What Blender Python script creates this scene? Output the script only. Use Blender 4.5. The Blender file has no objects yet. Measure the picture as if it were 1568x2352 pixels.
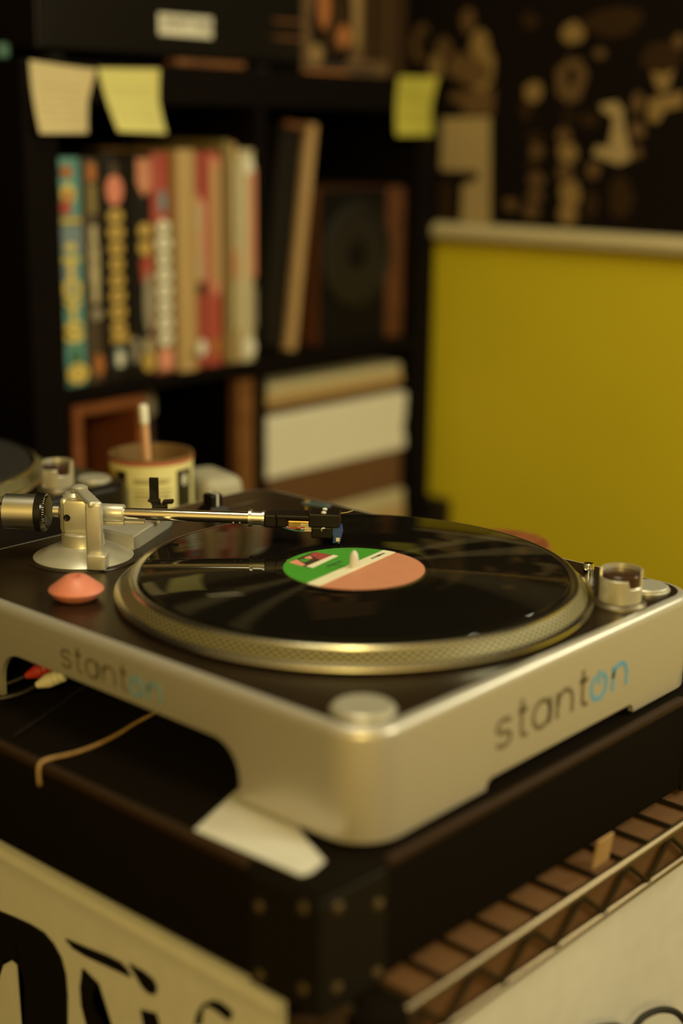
import bpy, bmesh, math, random
from mathutils import Vector, Matrix
random.seed(7)
PI = math.pi
sin, cos = math.sin, math.cos
SC = bpy.context.scene
COL = SC.collection

# ------------------------------------------------------------------ camera
def make_camera():
    yaw, pit, rol, f = 0.7312, 0.2563, 0.0106, 3333.34
    fw = Vector((cos(yaw)*cos(pit), sin(yaw)*cos(pit), -sin(pit)))
    r = Vector((sin(yaw), -cos(yaw), 0)); u = r.cross(fw)
    r2 = r*cos(rol) + u*sin(rol); u2 = -r*sin(rol) + u*cos(rol)
    cd = bpy.data.cameras.new('camera'); co = bpy.data.objects.new('camera', cd); COL.objects.link(co)
    m = Matrix((r2, u2, -fw)).transposed().to_4x4(); m.translation = Vector((-.7357, -.6476, .2976))
    co.matrix_world = m
    cd.sensor_fit = 'VERTICAL'; cd.sensor_height = 36.0; cd.lens = f/2352*36.0
    cd.clip_start = .02; cd.clip_end = 50
    cd.dof.use_dof = True; cd.dof.focus_distance = 1.10; cd.dof.aperture_fstop = 2.0; cd.dof.aperture_blades = 0
    SC.camera = co
make_camera()

# ------------------------------------------------------------------ world, lamps, exposure
W = bpy.data.worlds.new('room_air'); SC.world = W; W.use_nodes = True
W.node_tree.nodes['Background'].inputs[0].default_value = (1.0, .62, .22, 1)
W.node_tree.nodes['Background'].inputs[1].default_value = .006
def area(name, loc, target, size, power, col):
    l = bpy.data.lights.new(name, 'AREA'); l.shape = 'DISK'; l.size = size; l.energy = power; l.color = col
    o = bpy.data.objects.new(name, l); COL.objects.link(o); o.location = loc
    o.rotation_euler = (Vector(target)-Vector(loc)).to_track_quat('-Z', 'Y').to_euler()
    return o
area('key_lamp', (.50, -1.40, 1.00), (.40, .25, .0), .50, 14, (1, .95, .63))
area('ceiling_lamp', (-.10, .05, 1.48), (-.1, .05, .0), .60, 7.5, (1, .95, .63))
def bulb(name, loc, rad, power, col):
    l = bpy.data.lights.new(name, 'POINT'); l.shadow_soft_size = rad; l.energy = power; l.color = col
    o = bpy.data.objects.new(name, l); COL.objects.link(o); o.location = loc
bulb('side_lamp', (.90, -.56, .60), .12, 14, (1, .95, .63))
bulb('added_fill', (-1.45, -1.25, .75), .12, 56, (1, .74, .22))  # added off-frame fill, brightens left faces and the unseen walls
SC.view_settings.view_transform = 'Standard'; SC.view_settings.look = 'None'
SC.view_settings.gamma = 1; SC.view_settings.use_curve_mapping = False
SC.view_settings.exposure = 0.0

# ------------------------------------------------------------------ materials
MATS = {}
def mat(name, col, rough=.5, metal=0, spec=.5, coat=0, coatr=.08, noise=.08, nscale=60, bump=0, aniso=0, emit=None, sheen=0):
    if name in MATS: return MATS[name]
    m = bpy.data.materials.new(name); m.use_nodes = True; nt = m.node_tree; b = nt.nodes['Principled BSDF']
    b.inputs['Roughness'].default_value = rough; b.inputs['Metallic'].default_value = metal
    b.inputs['Specular IOR Level'].default_value = spec; b.inputs['Coat Weight'].default_value = coat
    b.inputs['Coat Roughness'].default_value = coatr
    if sheen: b.inputs['Sheen Weight'].default_value = sheen
    tc = nt.nodes.new('ShaderNodeTexCoord'); nz = nt.nodes.new('ShaderNodeTexNoise')
    nz.inputs['Scale'].default_value = nscale; nz.inputs['Detail'].default_value = 4
    nt.links.new(tc.outputs['Object'], nz.inputs['Vector'])
    mx = nt.nodes.new('ShaderNodeMix'); mx.data_type = 'RGBA'
    mx.inputs[6].default_value = tuple(c*(1-noise) for c in col)+(1,)
    mx.inputs[7].default_value = tuple(min(1, c*(1+noise)) for c in col)+(1,)
    nt.links.new(nz.outputs[0], mx.inputs[0]); nt.links.new(mx.outputs[2], b.inputs['Base Color'])
    if bump:
        bp = nt.nodes.new('ShaderNodeBump'); bp.inputs['Strength'].default_value = bump; bp.inputs['Distance'].default_value = .002
        nt.links.new(nz.outputs[0], bp.inputs['Height']); nt.links.new(bp.outputs[0], b.inputs['Normal'])
    if aniso:
        b.inputs['Anisotropic'].default_value = aniso
        tg = nt.nodes.new('ShaderNodeTangent'); tg.direction_type = 'RADIAL'; tg.axis = 'Z'
        nt.links.new(tg.outputs[0], b.inputs['Tangent'])
    MATS[name] = m; return m
def wood_mat(name, c1, c2, rough=.4, scale=14, axis='X'):
    m = bpy.data.materials.new(name); m.use_nodes = True; nt = m.node_tree; b = nt.nodes['Principled BSDF']
    b.inputs['Roughness'].default_value = rough
    tc = nt.nodes.new('ShaderNodeTexCoord'); mp = nt.nodes.new('ShaderNodeMapping')
    mp.inputs['Scale'].default_value = {'X': (2, 12, 12), 'Z': (12, 12, 2)}[axis]
    wv = nt.nodes.new('ShaderNodeTexNoise'); wv.inputs['Scale'].default_value = scale; wv.inputs['Detail'].default_value = 5
    rp = nt.nodes.new('ShaderNodeValToRGB'); rp.color_ramp.elements[0].color = c1+(1,); rp.color_ramp.elements[1].color = c2+(1,)
    rp.color_ramp.elements[0].position = .35; rp.color_ramp.elements[1].position = .7
    nt.links.new(tc.outputs['Object'], mp.inputs[0]); nt.links.new(mp.outputs[0], wv.inputs['Vector'])
    nt.links.new(wv.outputs[0], rp.inputs[0]); nt.links.new(rp.outputs[0], b.inputs['Base Color'])
    MATS[name] = m; return m
def strobe_mat(name):
    # platter band: rows of small dots cast round the rim
    m = bpy.data.materials.new(name); m.use_nodes = True; nt = m.node_tree; b = nt.nodes['Principled BSDF']
    b.inputs['Roughness'].default_value = .5; b.inputs['Metallic'].default_value = .3
    tc = nt.nodes.new('ShaderNodeTexCoord'); sp = nt.nodes.new('ShaderNodeSeparateXYZ'); nt.links.new(tc.outputs['Object'], sp.inputs[0])
    def mth(op, a, bb=None):
        n = nt.nodes.new('ShaderNodeMath'); n.operation = op
        for i, v in enumerate((a, bb)):
            if v is None: continue
            if isinstance(v, (int, float)): n.inputs[i].default_value = v
            else: nt.links.new(v, n.inputs[i])
        return n.outputs[0]
    ang = mth('ARCTAN2', sp.outputs[1], sp.outputs[0])
    s1 = mth('SINE', mth('MULTIPLY', ang, 180)); s2 = mth('SINE', mth('MULTIPLY', sp.outputs[2], 2*PI/.0032))
    v = mth('MULTIPLY_ADD', mth('MULTIPLY', s1, s2), .5)
    v.node.inputs[2].default_value = .5
    v2 = mth('GREATER_THAN', v, .56)
    mx = nt.nodes.new('ShaderNodeMix'); mx.data_type = 'RGBA'
    mx.inputs[6].default_value = (.05, .040, .015, 1); mx.inputs[7].default_value = (.32, .28, .14, 1)
    nt.links.new(v2, mx.inputs[0]); nt.links.new(mx.outputs[2], b.inputs['Base Color'])
    MATS[name] = m; return m
def vinyl_mat():
    m = bpy.data.materials.new('vinyl'); m.use_nodes = True; nt = m.node_tree; b = nt.nodes['Principled BSDF']
    b.inputs['Base Color'].default_value = (.006, .005, .004, 1); b.inputs['Roughness'].default_value = .32
    b.inputs['Anisotropic'].default_value = .85; b.inputs['Coat Weight'].default_value = .6; b.inputs['Coat Roughness'].default_value = .03
    b.inputs['Specular IOR Level'].default_value = .0; b.inputs['Anisotropic Rotation'].default_value = .25
    tg = nt.nodes.new('ShaderNodeTangent'); tg.direction_type = 'RADIAL'; tg.axis = 'Z'
    nt.links.new(tg.outputs[0], b.inputs['Tangent'])
    tc = nt.nodes.new('ShaderNodeTexCoord'); ln = nt.nodes.new('ShaderNodeVectorMath'); ln.operation = 'LENGTH'
    nt.links.new(tc.outputs['Object'], ln.inputs[0])
    nz = nt.nodes.new('ShaderNodeTexNoise'); nz.noise_dimensions = '1D'; nz.inputs['Scale'].default_value = 420; nz.inputs['Detail'].default_value = 3
    nt.links.new(ln.outputs['Value'], nz.inputs['W'])
    mr = nt.nodes.new('ShaderNodeMapRange'); mr.inputs[3].default_value = .24; mr.inputs[4].default_value = .42
    nt.links.new(nz.outputs[0], mr.inputs[0]); nt.links.new(mr.outputs[0], b.inputs['Roughness'])
    gl = nt.nodes.new('ShaderNodeBsdfAnisotropic'); gl.inputs['Color'].default_value = (.9, .68, .34, 1)
    gl.inputs['Roughness'].default_value = .36; gl.inputs['Anisotropy'].default_value = .92; gl.inputs['Rotation'].default_value = .25
    nt.links.new(tg.outputs[0], gl.inputs['Tangent'])
    ms = nt.nodes.new('ShaderNodeMixShader'); ms.inputs[0].default_value = .011
    nt.links.new(b.outputs[0], ms.inputs[1]); nt.links.new(gl.outputs[0], ms.inputs[2]); nt.links.new(ms.outputs[0], nt.nodes['Material Output'].inputs[0])
    MATS['vinyl'] = m; return m

M = dict(
 silver=mat('silver_paint', (.53, .50, .46), .36, .45, coat=.5, coatr=.22, nscale=900, noise=.06),
 silver2=mat('satin_silver', (.62, .59, .50), .36, .55, nscale=700, noise=.05),
 chrome=mat('chrome', (.80, .78, .72), .10, 1),
 steel=mat('turned_steel', (.82, .79, .70), .30, 1),
 plate=mat('dark_deck_plate', (.016, .009, .004), .30, .0, .35, nscale=30, noise=.5),
 black=mat('black_plastic', (.007, .004, .0025), .4, spec=.3),
 gloss=mat('gloss_black', (.010, .008, .006), .15),
 rubber=mat('black_rubber', (.012, .010, .008), .75),
 carpet=mat('black_carpet', (.008, .0055, .0035), .95, spec=.05, nscale=1800, noise=.6, bump=.6),
 hard=mat('black_hardware', (.012, .009, .006), .5, .1, spec=.3),
 shelf=mat('black_brown_laminate', (.0035, .0018, .001), .75, spec=.08, nscale=40, noise=.3),
 plat=mat('platter_alloy', (.68, .64, .52), .24, 1),
 platdark=mat('platter_side', (.18, .15, .10), .42, .8),
 paper=mat('cream_paper', (.72, .68, .56), .8),
 white=mat('white_plastic', (.64, .63, .60), .55),
 pink=mat('salmon_plastic', (.66, .22, .155), .42, nscale=200),
 green=mat('label_green', (.055, .30, .02), .6),
 salmon=mat('label_salmon', (.56, .23, .135), .6),
 cream=mat('label_cream', (.80, .74, .56), .6),
 lred=mat('label_dark_red', (.34, .06, .05), .6), lpink=mat('label_pink', (.75, .28, .20), .6),
 ink=mat('dark_ink', (.02, .015, .01), .7), inkgrey=mat('grey_letter_ink', (.145, .115, .07), .6),
 blue=mat('pale_blue_ink', (.12, .33, .52), .6),
 wood=wood_mat('brown_wood', (.12, .045, .015), (.22, .09, .03), .4),
 spwood=wood_mat('speaker_wood', (.07, .022, .006), (.13, .042, .012), .5, 14, 'Z'),
 redwood=wood_mat('red_brown_wood', (.20, .055, .02), (.32, .10, .04), .4),
 tan=wood_mat('tan_board', (.36, .22, .09), (.46, .29, .13), .6, 10, 'Z'),
 cardboard=mat('brown_cardboard', (.12, .052, .013), .85, nscale=50, noise=.15),
 yellow=mat('mustard_wall_paint', (.62, .50, .008), .7, nscale=8, noise=.05),
 rail=mat('cream_rail_paint', (.55, .46, .26), .5),
 upper=mat('dark_upper_wall', (.020, .011, .004), .9, spec=.1, nscale=6, noise=.3),
 backwall=mat('dark_back_wall', (.012, .006, .003), .9, spec=.1, nscale=6, noise=.3),
 dimwhite=mat('dull_white_plastic', (.40, .37, .28), .5),
 bannerink=mat('banner_black_ink', (.006, .004, .002), .8, spec=.1),
 bracket=mat('bracket_black', (.007, .005, .003), .6, spec=.2), trim=mat('brown_lit_edge', (.026, .012, .004), .7, spec=.2),  # the brown stands for light caught on the carpet edge
 beige=mat('beige_wall_paint', (.50, .44, .33), .8, nscale=5),
 floor=wood_mat('floor_boards', (.06, .03, .012), (.10, .05, .02), .5, 6),
 note1=mat('tan_note_paper', (.58, .48, .27), .85), note2=mat('pale_yellow_note_paper', (.64, .59, .21), .85), note3=mat('yellow_note_paper', (.44, .39, .045), .85),
 noteink=mat('faint_pencil', (.42, .34, .16), .9), noteink3=mat('olive_ink', (.22, .18, .02), .9),
 red=mat('red_print', (.36, .055, .035), .6), gold=mat('gold_print', (.48, .32, .08), .5), teal=mat('teal_cover', (.11, .30, .30), .55),
 yprint=mat('yellow_print', (.62, .48, .12), .6), orange=mat('orange_print', (.38, .13, .03), .6), brownc=mat('dark_brown_cover', (.05, .028, .012), .6),
 blackc=mat('black_cover', (.008, .005, .003), .6, spec=.2), tanc=mat('tan_cover', (.44, .29, .12), .6), cprint=mat('pale_print', (.48, .41, .25), .6),
 darkgreen=mat('dark_green_print', (.04, .12, .04), .6), olive=mat('olive_cover', (.20, .15, .05), .7), gray=mat('grey_print', (.30, .26, .19), .7),
 bluegrey=mat('blue_grey_print', (.16, .22, .26), .6), pages=mat('page_block', (.58, .50, .34), .9),
 redplug=mat('red_rubber', (.42, .03, .02), .5), whiteplug=mat('white_rubber', (.70, .66, .52), .5),
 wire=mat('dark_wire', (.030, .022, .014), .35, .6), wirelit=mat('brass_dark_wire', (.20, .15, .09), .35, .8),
 bluecart=mat('blue_cartridge', (.03, .07, .28), .35), brass=mat('brass_pin', (.60, .42, .16), .3, .9),
 cansteel=mat('can_inside', (.32, .20, .09), .4, .6), canlabel=mat('cream_can_label', (.84, .77, .38), .55),
 canblack=mat('black_can_label', (.015, .012, .008), .4), cangold=mat('gold_can_label', (.62, .45, .08), .5), canrim=mat('pink_can_rim', (.55, .13, .08), .45),
 pencil=mat('pink_pencil_paint', (.74, .42, .25), .5), eraser=mat('white_eraser', (.85, .82, .72), .7),
 smoke=mat('smoky_cap', (.05, .022, .012), .2), lens=mat('blue_lens', (.07, .10, .11), .3),
 posterblack=mat('poster_black', (.006, .003, .0015), .8, spec=.12), postermid=mat('poster_brown', (.12, .062, .018), .7), posterlight=mat('poster_tan', (.26, .16, .05), .7), posterpale=mat('poster_pale', (.40, .29, .13), .7), postdim=mat('poster_dim', (.035, .017, .005), .8, spec=.12),
 purple=mat('purple_glass', (.06, .03, .035), .25), tealbit=mat('teal_plastic', (.05, .13, .09), .5),
)
strobe_mat('strobe'); vinyl_mat(); M['strobe'] = MATS['strobe']; M['vinyl'] = MATS['vinyl']

# ------------------------------------------------------------------ object helpers
def thing(name, label, cat, loc=(0, 0, 0), group=None):
    o = bpy.data.objects.new(name, None); COL.objects.link(o); o.location = loc; o.empty_display_size = .02
    o['label'] = label; o['category'] = cat
    if group: o['group'] = group
    return o
def tag(o, label, cat, group=None):
    o['label'] = label; o['category'] = cat
    if group: o['group'] = group
    return o
def obj(name, bm, m, parent=None, smooth=None, label=None, kind=None):
    """link bm as ONE mesh object; bm is in world metres, the origin is moved to its centre of bounds"""
    bmesh.ops.recalc_face_normals(bm, faces=bm.faces[:]) if smooth != 'keep' else None
    me = bpy.data.meshes.new(name)
    vs = [v.co for v in bm.verts]
    c = Vector([(min(v[i] for v in vs)+max(v[i] for v in vs))/2 for i in range(3)]) if vs else Vector()
    if parent is None: c.z = min(v.z for v in vs)
    if name in ('disc', 'strobe_band', 'platter'): c = Vector((0, 0, 0))
    bmesh.ops.translate(bm, verts=bm.verts[:], vec=-c)
    if smooth:
        for f in bm.faces: f.smooth = True
        for e in bm.edges:
            if len(e.link_faces) == 2 and e.calc_face_angle(0) > .6: e.smooth = False
    bm.to_mesh(me); bm.free()
    for x in (m if isinstance(m, (list, tuple)) else [m]): me.materials.append(x)
    o = bpy.data.objects.new(name, me); COL.objects.link(o)
    if parent is None: o.location = c
    else:
        o.parent = parent
        w = Vector(parent.location); p = parent.parent
        while p: w += p.location; p = p.parent
        o.location = c-w
    if label: o['label'] = label
    if kind: o['kind'] = kind
    return o
def struct(name, bm, m): return obj(name, bm, m, None, kind='structure')
def NB(): return bmesh.new()
def box(bm, a, b, bev=0, seg=2, mi=0, rot=None, piv=None):
    """axis box from corner a to b, optional bevel, optional Matrix rot about piv"""
    a = Vector(a); b = Vector(b); t = bmesh.new()
    bmesh.ops.create_cube(t, size=1)
    for v in t.verts: v.co = Vector(((a.x+b.x)/2+v.co.x*(b.x-a.x), (a.y+b.y)/2+v.co.y*(b.y-a.y), (a.z+b.z)/2+v.co.z*(b.z-a.z)))
    if bev: bmesh.ops.bevel(t, geom=t.edges[:]+t.verts[:], offset=bev, segments=seg, profile=.5, affect='EDGES')
    if rot is not None:
        pv = Vector(piv) if piv is not None else (a+b)/2
        for v in t.verts: v.co = rot @ (v.co-pv) + pv
    merge(bm, t, mi); return bm
def merge(bm, t, mi=0):
    mp = {}
    for v in t.verts: mp[v] = bm.verts.new(v.co)
    for f in t.faces:
        try:
            nf = bm.faces.new([mp[v] for v in f.verts]); nf.material_index = mi
        except ValueError: pass
    t.free()
def lathe(bm, prof, c=(0, 0, 0), n=48, axis=None, mi=0, capped=True):
    """prof = [(r,h)...]; axis = direction (default z)"""
    c = Vector(c); q = (Vector(axis).normalized().to_track_quat('Z', 'Y').to_matrix() if axis is not None else Matrix.Identity(3))
    rings = []
    for r, h in prof:
        if r < 1e-7: rings.append([bm.verts.new(c+q@Vector((0, 0, h)))])
        else: rings.append([bm.verts.new(c+q@Vector((r*cos(2*PI*i/n), r*sin(2*PI*i/n), h))) for i in range(n)])
    for A, B in zip(rings, rings[1:]):
        for i in range(n):
            j = (i+1) % n
            vs = [A[i % len(A)], A[j % len(A)], B[j % len(B)], B[i % len(B)]]
            u = []
            for v in vs:
                if v not in u: u.append(v)
            if len(u) >= 3: bm.faces.new(u).material_index = mi
    if capped:
        for R in (rings[0], rings[-1]):
            if len(R) > 2: bm.faces.new(R).material_index = mi
    return bm
def tube(bm, pts, r, n=8, mi=0, smooth=True):
    pts = [Vector(p) for p in pts]
    if smooth and len(pts) > 2:
        out = []
        P = [pts[0]]+pts+[pts[-1]]
        for i in range(1, len(P)-2):
            for k in range(6):
                t = k/6; a, b, c, d = P[i-1], P[i], P[i+1], P[i+2]
                out.append(.5*((2*b)+(c-a)*t+(2*a-5*b+4*c-d)*t*t+(3*b-a-3*c+d)*t**3))
        pts = out+[pts[-1]]
    rings = []; up = Vector((0, 0, 1))
    for i, p in enumerate(pts):
        d = (pts[min(i+1, len(pts)-1)]-pts[max(i-1, 0)]).normalized()
        x = d.cross(up)
        if x.length < 1e-3: x = d.cross(Vector((1, 0, 0)))
        x.normalize(); y = x.cross(d)
        rr = r[min(i, len(r)-1)] if isinstance(r, (list, tuple)) else r
        rings.append([bm.verts.new(p+rr*(cos(2*PI*k/n)*x+sin(2*PI*k/n)*y)) for k in range(n)])
    for A, B in zip(rings, rings[1:]):
        for k in range(n): bm.faces.new([A[k], A[(k+1) % n], B[(k+1) % n], B[k]]).material_index = mi
    bm.faces.new(rings[0][::-1]).material_index = mi; bm.faces.new(rings[-1]).material_index = mi
    return bm
def prism(bm, poly, f, d, mi=0):
    """poly of 2D points; f maps (u,v)->Vector; d = thickness Vector"""
    d = Vector(d)
    A = [bm.verts.new(Vector(f(u, v))) for u, v in poly]; B = [bm.verts.new(Vector(f(u, v))+d) for u, v in poly]
    n = len(A)
    fs = [bm.faces.new(A[::-1]), bm.faces.new(B)]
    for i in range(n): fs.append(bm.faces.new([A[i], A[(i+1) % n], B[(i+1) % n], B[i]]))
    for x in fs: x.material_index = mi
    return bm
def ribbon(bm, pts, w, f, d, mi=0, closed=False):
    """flat stroke of width w along 2D pts"""
    P = [Vector((a, b)) for i, (a, b) in enumerate(pts) if i == 0 or (a-pts[i-1][0])**2+(b-pts[i-1][1])**2 > 1e-12]; n = len(P); L = []; R = []
    for i in range(n):
        a = P[(i-1) % n] if (closed or i > 0) else P[i]; b = P[(i+1) % n] if (closed or i < n-1) else P[i]
        t = (b-a).normalized(); nn = Vector((-t.y, t.x))
        L.append(P[i]+nn*w/2); R.append(P[i]-nn*w/2)
    rng = range(n if closed else n-1)
    for i in rng:
        j = (i+1) % n
        prism(bm, [tuple(L[i]), tuple(L[j]), tuple(R[j]), tuple(R[i])], f, d, mi)
    return bm
def ell(cx, cy, rx, ry, n=20, a0=0, a1=2*PI, wob=0):
    k = n if a1-a0 > 6.2 else n+1
    return [(cx+rx*(1+wob*random.uniform(-1, 1))*cos(a0+(a1-a0)*i/n), cy+ry*(1+wob*random.uniform(-1, 1))*sin(a0+(a1-a0)*i/n)) for i in range(k)]
def text_bm(s, size, f, d, mi=0, bold=0, spacing=1):
    cu = bpy.data.curves.new('letters', 'FONT'); cu.body = s; cu.size = size; cu.offset = bold; cu.space_character = spacing
    cu.align_x = 'CENTER'; cu.align_y = 'CENTER'; cu.resolution_u = 3
    o = bpy.data.objects.new('letters', cu); COL.objects.link(o)
    dg = bpy.context.evaluated_depsgraph_get(); me = o.evaluated_get(dg).to_mesh()
    t = bmesh.new(); t.from_mesh(me); o.evaluated_get(dg).to_mesh_clear()
    bpy.data.objects.remove(o); bpy.data.curves.remove(cu)
    for v in t.verts: v.co = Vector(f(v.co.x, v.co.y))+Vector(d)
    return t
def copy_tree(o, parent=None):
    c = o.copy(); COL.objects.link(c)
    if parent: c.parent = parent
    for ch in list(o.children): copy_tree(ch, c)
    return c

# ------------------------------------------------------------------ setting
FLOOR = -1.11
b = NB(); box(b, (-3, -3, FLOOR-.05), (1.16, 1.3, FLOOR)); struct('floor', b, M['floor'])
b = NB(); box(b, (-3, 1.225, FLOOR), (1.16, 1.3, 1.5)); struct('wall_back', b, M['backwall'])
WX = 1.10
b = NB()
box(b, (WX, -3, FLOOR), (WX+.06, 1.225, .132), mi=0); box(b, (WX+.001, -3, .132), (WX+.06, 1.225, 1.5), mi=1)
struct('wall_right', b, [M['yellow'], M['upper']])
b = NB()   # rail moulding along the wall
prof = [(WX, .134), (WX-.012, .136), (WX-.017, .141), (WX-.018, .150), (WX-.014, .157), (WX-.006, .161), (WX, .162)]
prism(b, prof, lambda u, v: (u, -3, v), (0, 4.22, 0)); struct('trim_1', b, M['rail'])
b = NB(); box(b, (-2.30, -3, FLOOR), (-2.24, 1.3, 1.56)); struct('wall_left', b, M['beige'])
b = NB(); box(b, (-2.24, -2.36, FLOOR), (WX, -2.30, 1.56)); struct('wall_front', b, M['beige'])
b = NB(); box(b, (-2.30, -2.36, 1.56), (1.16, 1.3, 1.60)); struct('ceiling', b, M['beige'])
b = NB(); box(b, (WX-.014, -2.3, FLOOR), (WX, 1.225, FLOOR+.09), .003); struct('baseboard_right', b, M['rail'])

# ------------------------------------------------------------------ bookshelf
SY, SD = .80, .39
SX0, SX1 = .315, 1.092
ZT = .377
sh = thing('bookshelf', 'black brown cube bookshelf standing against the dark back wall', 'bookshelf', (.70, 1.0, FLOOR))
b = NB(); box(b, (SX0, SY, ZT-.048), (SX1, SY+SD, ZT), .001); obj('top_panel', b, M['shelf'], sh)
b = NB(); box(b, (SX0, SY, FLOOR), (SX0+.05, SY+SD, ZT-.048), .001); obj('side_panel', b, M['shelf'], sh)
b = NB(); box(b, (SX1-.046, SY, FLOOR), (SX1, SY+SD, ZT-.048), .001); obj('side_panel', b, M['shelf'], sh)
b = NB(); box(b, (.700, SY+.002, FLOOR+.048), (.716, SY+SD, ZT-.048)); obj('divider', b, M['shelf'], sh)
b = NB(); box(b, (SX0+.05, SY, FLOOR), (SX1-.046, SY+SD, FLOOR+.048)); obj('bottom_panel', b, M['shelf'], sh)
for k in range(3):
    zt = -.015-.353*k
    for x0, x1 in ((SX0+.05, .700), (.716, SX1-.046)):
        b = NB(); box(b, (x0, SY+.002, zt-.018), (x1, SY+SD, zt)); obj('shelf_board', b, M['shelf'], sh)
b = NB(); box(b, (SX0+.05, SY+SD-.006, FLOOR+.048), (SX1-.046, SY+SD, ZT-.048)); obj('back_panel', b, M['backwall'], sh)
SH = -.015     # top of the board the books stand on

def book(name, x0, x1, h, depth, cover, label, y0=SY+.006, lean=0, cat='book', soft=False):
    t = thing(name, label, cat, ((x0+x1)/2, y0+depth/2, SH), 'books on the top shelf')
    g = .0012; z0 = SH; z1 = SH+h
    w = x1-x0; c = NB()
    th = min(.0022, w*.12)
    # U-shaped cover: spine slightly rounded, two boards
    ro = []
    for i in range(7):
        a = PI*i/6; ro.append((x0+g+(w-2*g)*(i/6), y0+.0035-.0035*sin(a)))
    inner = [(p[0] if 0 < i < 6 else p[0]+(th if i == 0 else -th), p[1]+th) for i, p in enumerate(ro)]
    poly = [(x0+g, y0+depth)]+ro+[(x1-g, y0+depth), (x1-g-th, y0+depth)]+inner[::-1]+[(x0+g+th, y0+depth)]
    prism(c, poly, lambda u, v: (u, v, z0), (0, 0, h))
    obj('cover', c, cover, t)
    p = NB(); box(p, (x0+g+th, y0+.006, z0+.003), (x1-g-th, y0+depth-.003, z1-.003)); obj('pages', p, M['pages'], t)
    return t
def spine_print(t, shapes, y0=SY+.006):
    """shapes: list of (poly, material) in (x,z), printed on the spine"""
    b = NB(); ms = []
    for i, (poly, m) in enumerate(shapes):
        if m not in ms: ms.append(m)
        if isinstance(poly, str): continue
        prism(b, poly, lambda u, v: (u, y0-.0006-.00004*i, v), (0, .0006, 0), ms.index(m))
    return obj('spine_print', b, ms, t, kind='stuff')
def rect(x0, x1, z0, z1): return [(x0, z0), (x1, z0), (x1, z1), (x0, z1)]
def letter_stack(word, xc, ztop, zbot, wd, m, bold=0.0, shear=0):
    """upright letters stacked down a spine -> list of (triangle polys, m)"""
    out = []; n = len(word); st = (ztop-zbot)/n
    for i, ch in enumerate(word):
        t = text_bm(ch, 1.0, lambda u, v: (u, 0, v), (0, 0, 0), bold=bold)
        xs = [v.co.x for v in t.verts]; zs = [v.co.z for v in t.verts]
        cx = (min(xs)+max(xs))/2; cz = (min(zs)+max(zs))/2; sx = wd/max(.4, max(xs)-min(xs)); sz = st*.98/(max(zs)-min(zs))
        zc = ztop-st*(i+.5)
        for f in t.faces: out.append(([(xc+(v.co.x-cx)*sx+shear*(v.co.z-cz)*sz, zc+(v.co.z-cz)*sz) for v in f.verts], m))
        t.free()
    return out
def blobs(n, xc, ztop, zbot, rx, m, m2=None):
    st = (ztop-zbot)/n; out = []
    for i in range(n):
        z = ztop-st*(i+.5); k = .85+.25*random.random()
        out.append((ell(xc, z, rx*k, st*.46, 14), m))
        if m2: out.append((ell(xc, z, rx*k*.28, st*.13, 8), m2))
    return out

t = book('book', .3655, .4035, .279, .19, M['teal'], 'teal blue book with big yellow spine letters, at the far left of the row')
xc = .384
spine_print(t, [(rect(.368, .3925, .095, .135), M['bluegrey']), (ell(.380, .247, .009, .008), M['orange']), (ell(.381, .221, .011, .012), M['yprint']), (ell(.381, .219, .006, .008), M['orange']), (ell(.377, .205, .009, .009), M['red']),
  (rect(.367, .400, .184, .194), M['olive']), (rect(.369, .398, .187, .191), M['yprint']), (rect(.368, .400, .150, .182), M['bluegrey']), (ell(.382, .157, .009, .005), M['yprint'])]
  + letter_stack('TOYS', .3815, .146, .040, .029, M['yprint'], .06)
  + [(ell(.383, .018, .006, .016), M['darkgreen']), (ell(.3845, -.001+.002, .0165, .0125, 22), M['yprint']), (ell(.3845, .001, .0115, .008, 18), M['gold']), (ell(.3845, .001, .008, .005, 18), M['yprint'])])
t = book('book', .405, .4335, .278, .18, M['brownc'], 'dark brown book with pale worn spine lettering, beside the teal book')
spine_print(t, [(rect(.411, .424, .236, .257), M['orange']), (rect(.411, .424, .196, .232), M['olive'])] + letter_stack('IHEI', .418, .182, .086, .013, M['cprint'], .09) + [(ell(.419, .072, .008, .007), M['gray']), (ell(.420, .008, .008, .014), M['orange'])])
t = book('book', .435, .4725, .285, .19, M['blackc'], 'black book with a red oval above a column of gold spine letters')
spine_print(t, [(ell(.453, .224, .0135, .019, 22), M['pink']), (rect(.446, .460, .242, .258), M['brownc'])] + blobs(8, .4535, .202, .042, .0125, M['gold'], M['olive']) + [(rect(.442, .470, .033, .043), M['gold']), (rect(.446, .462, .002, .026), M['bluegrey']), (ell(.4545, .012, .006, .010), M['paper'])])
t = book('book', .4735, .4875, .282, .18, M['blackc'], 'thin black book with a dull mauve patch at the foot of its spine')
spine_print(t, [(rect(.476, .486, .005, .036), M['gray'])])
t = book('book', .4885, .5145, .284, .18, M['blackc'], 'black book with an orange top patch and gold roundels below')
spine_print(t, [([(.489, .262), (.513, .262), (.513, .225), (.499, .215), (.489, .232)], M['salmon']), (ell(.501, .172, .0115, .010), M['gold']), (ell(.501, .151, .0115, .011), M['gold']), (ell(.501, .162, .006, .004), M['brownc']), ([(.492, .135), (.512, .142), (.513, .110), (.495, .105)], M['red']), (ell(.505, .080, .008, .040), M['gray']), (rect(.497, .508, .014, .034), M['cprint']), (ell(.503, .003, .011, .013), M['gold'])])
t = book('book', .5155, .5475, .284, .18, M['red'], 'red topped book with a blue badge above bold white spine letters')
spine_print(t, [(rect(.5165, .5465, -.012, .182), M['olive']), (ell(.532, .208, .007, .015, 16), M['bluegrey'])] + blobs(8, .5325, .186, .020, .0125, M['paper'], M['gray']) + [(rect(.522, .543, -.010, .016), M['lpink'])])
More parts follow.
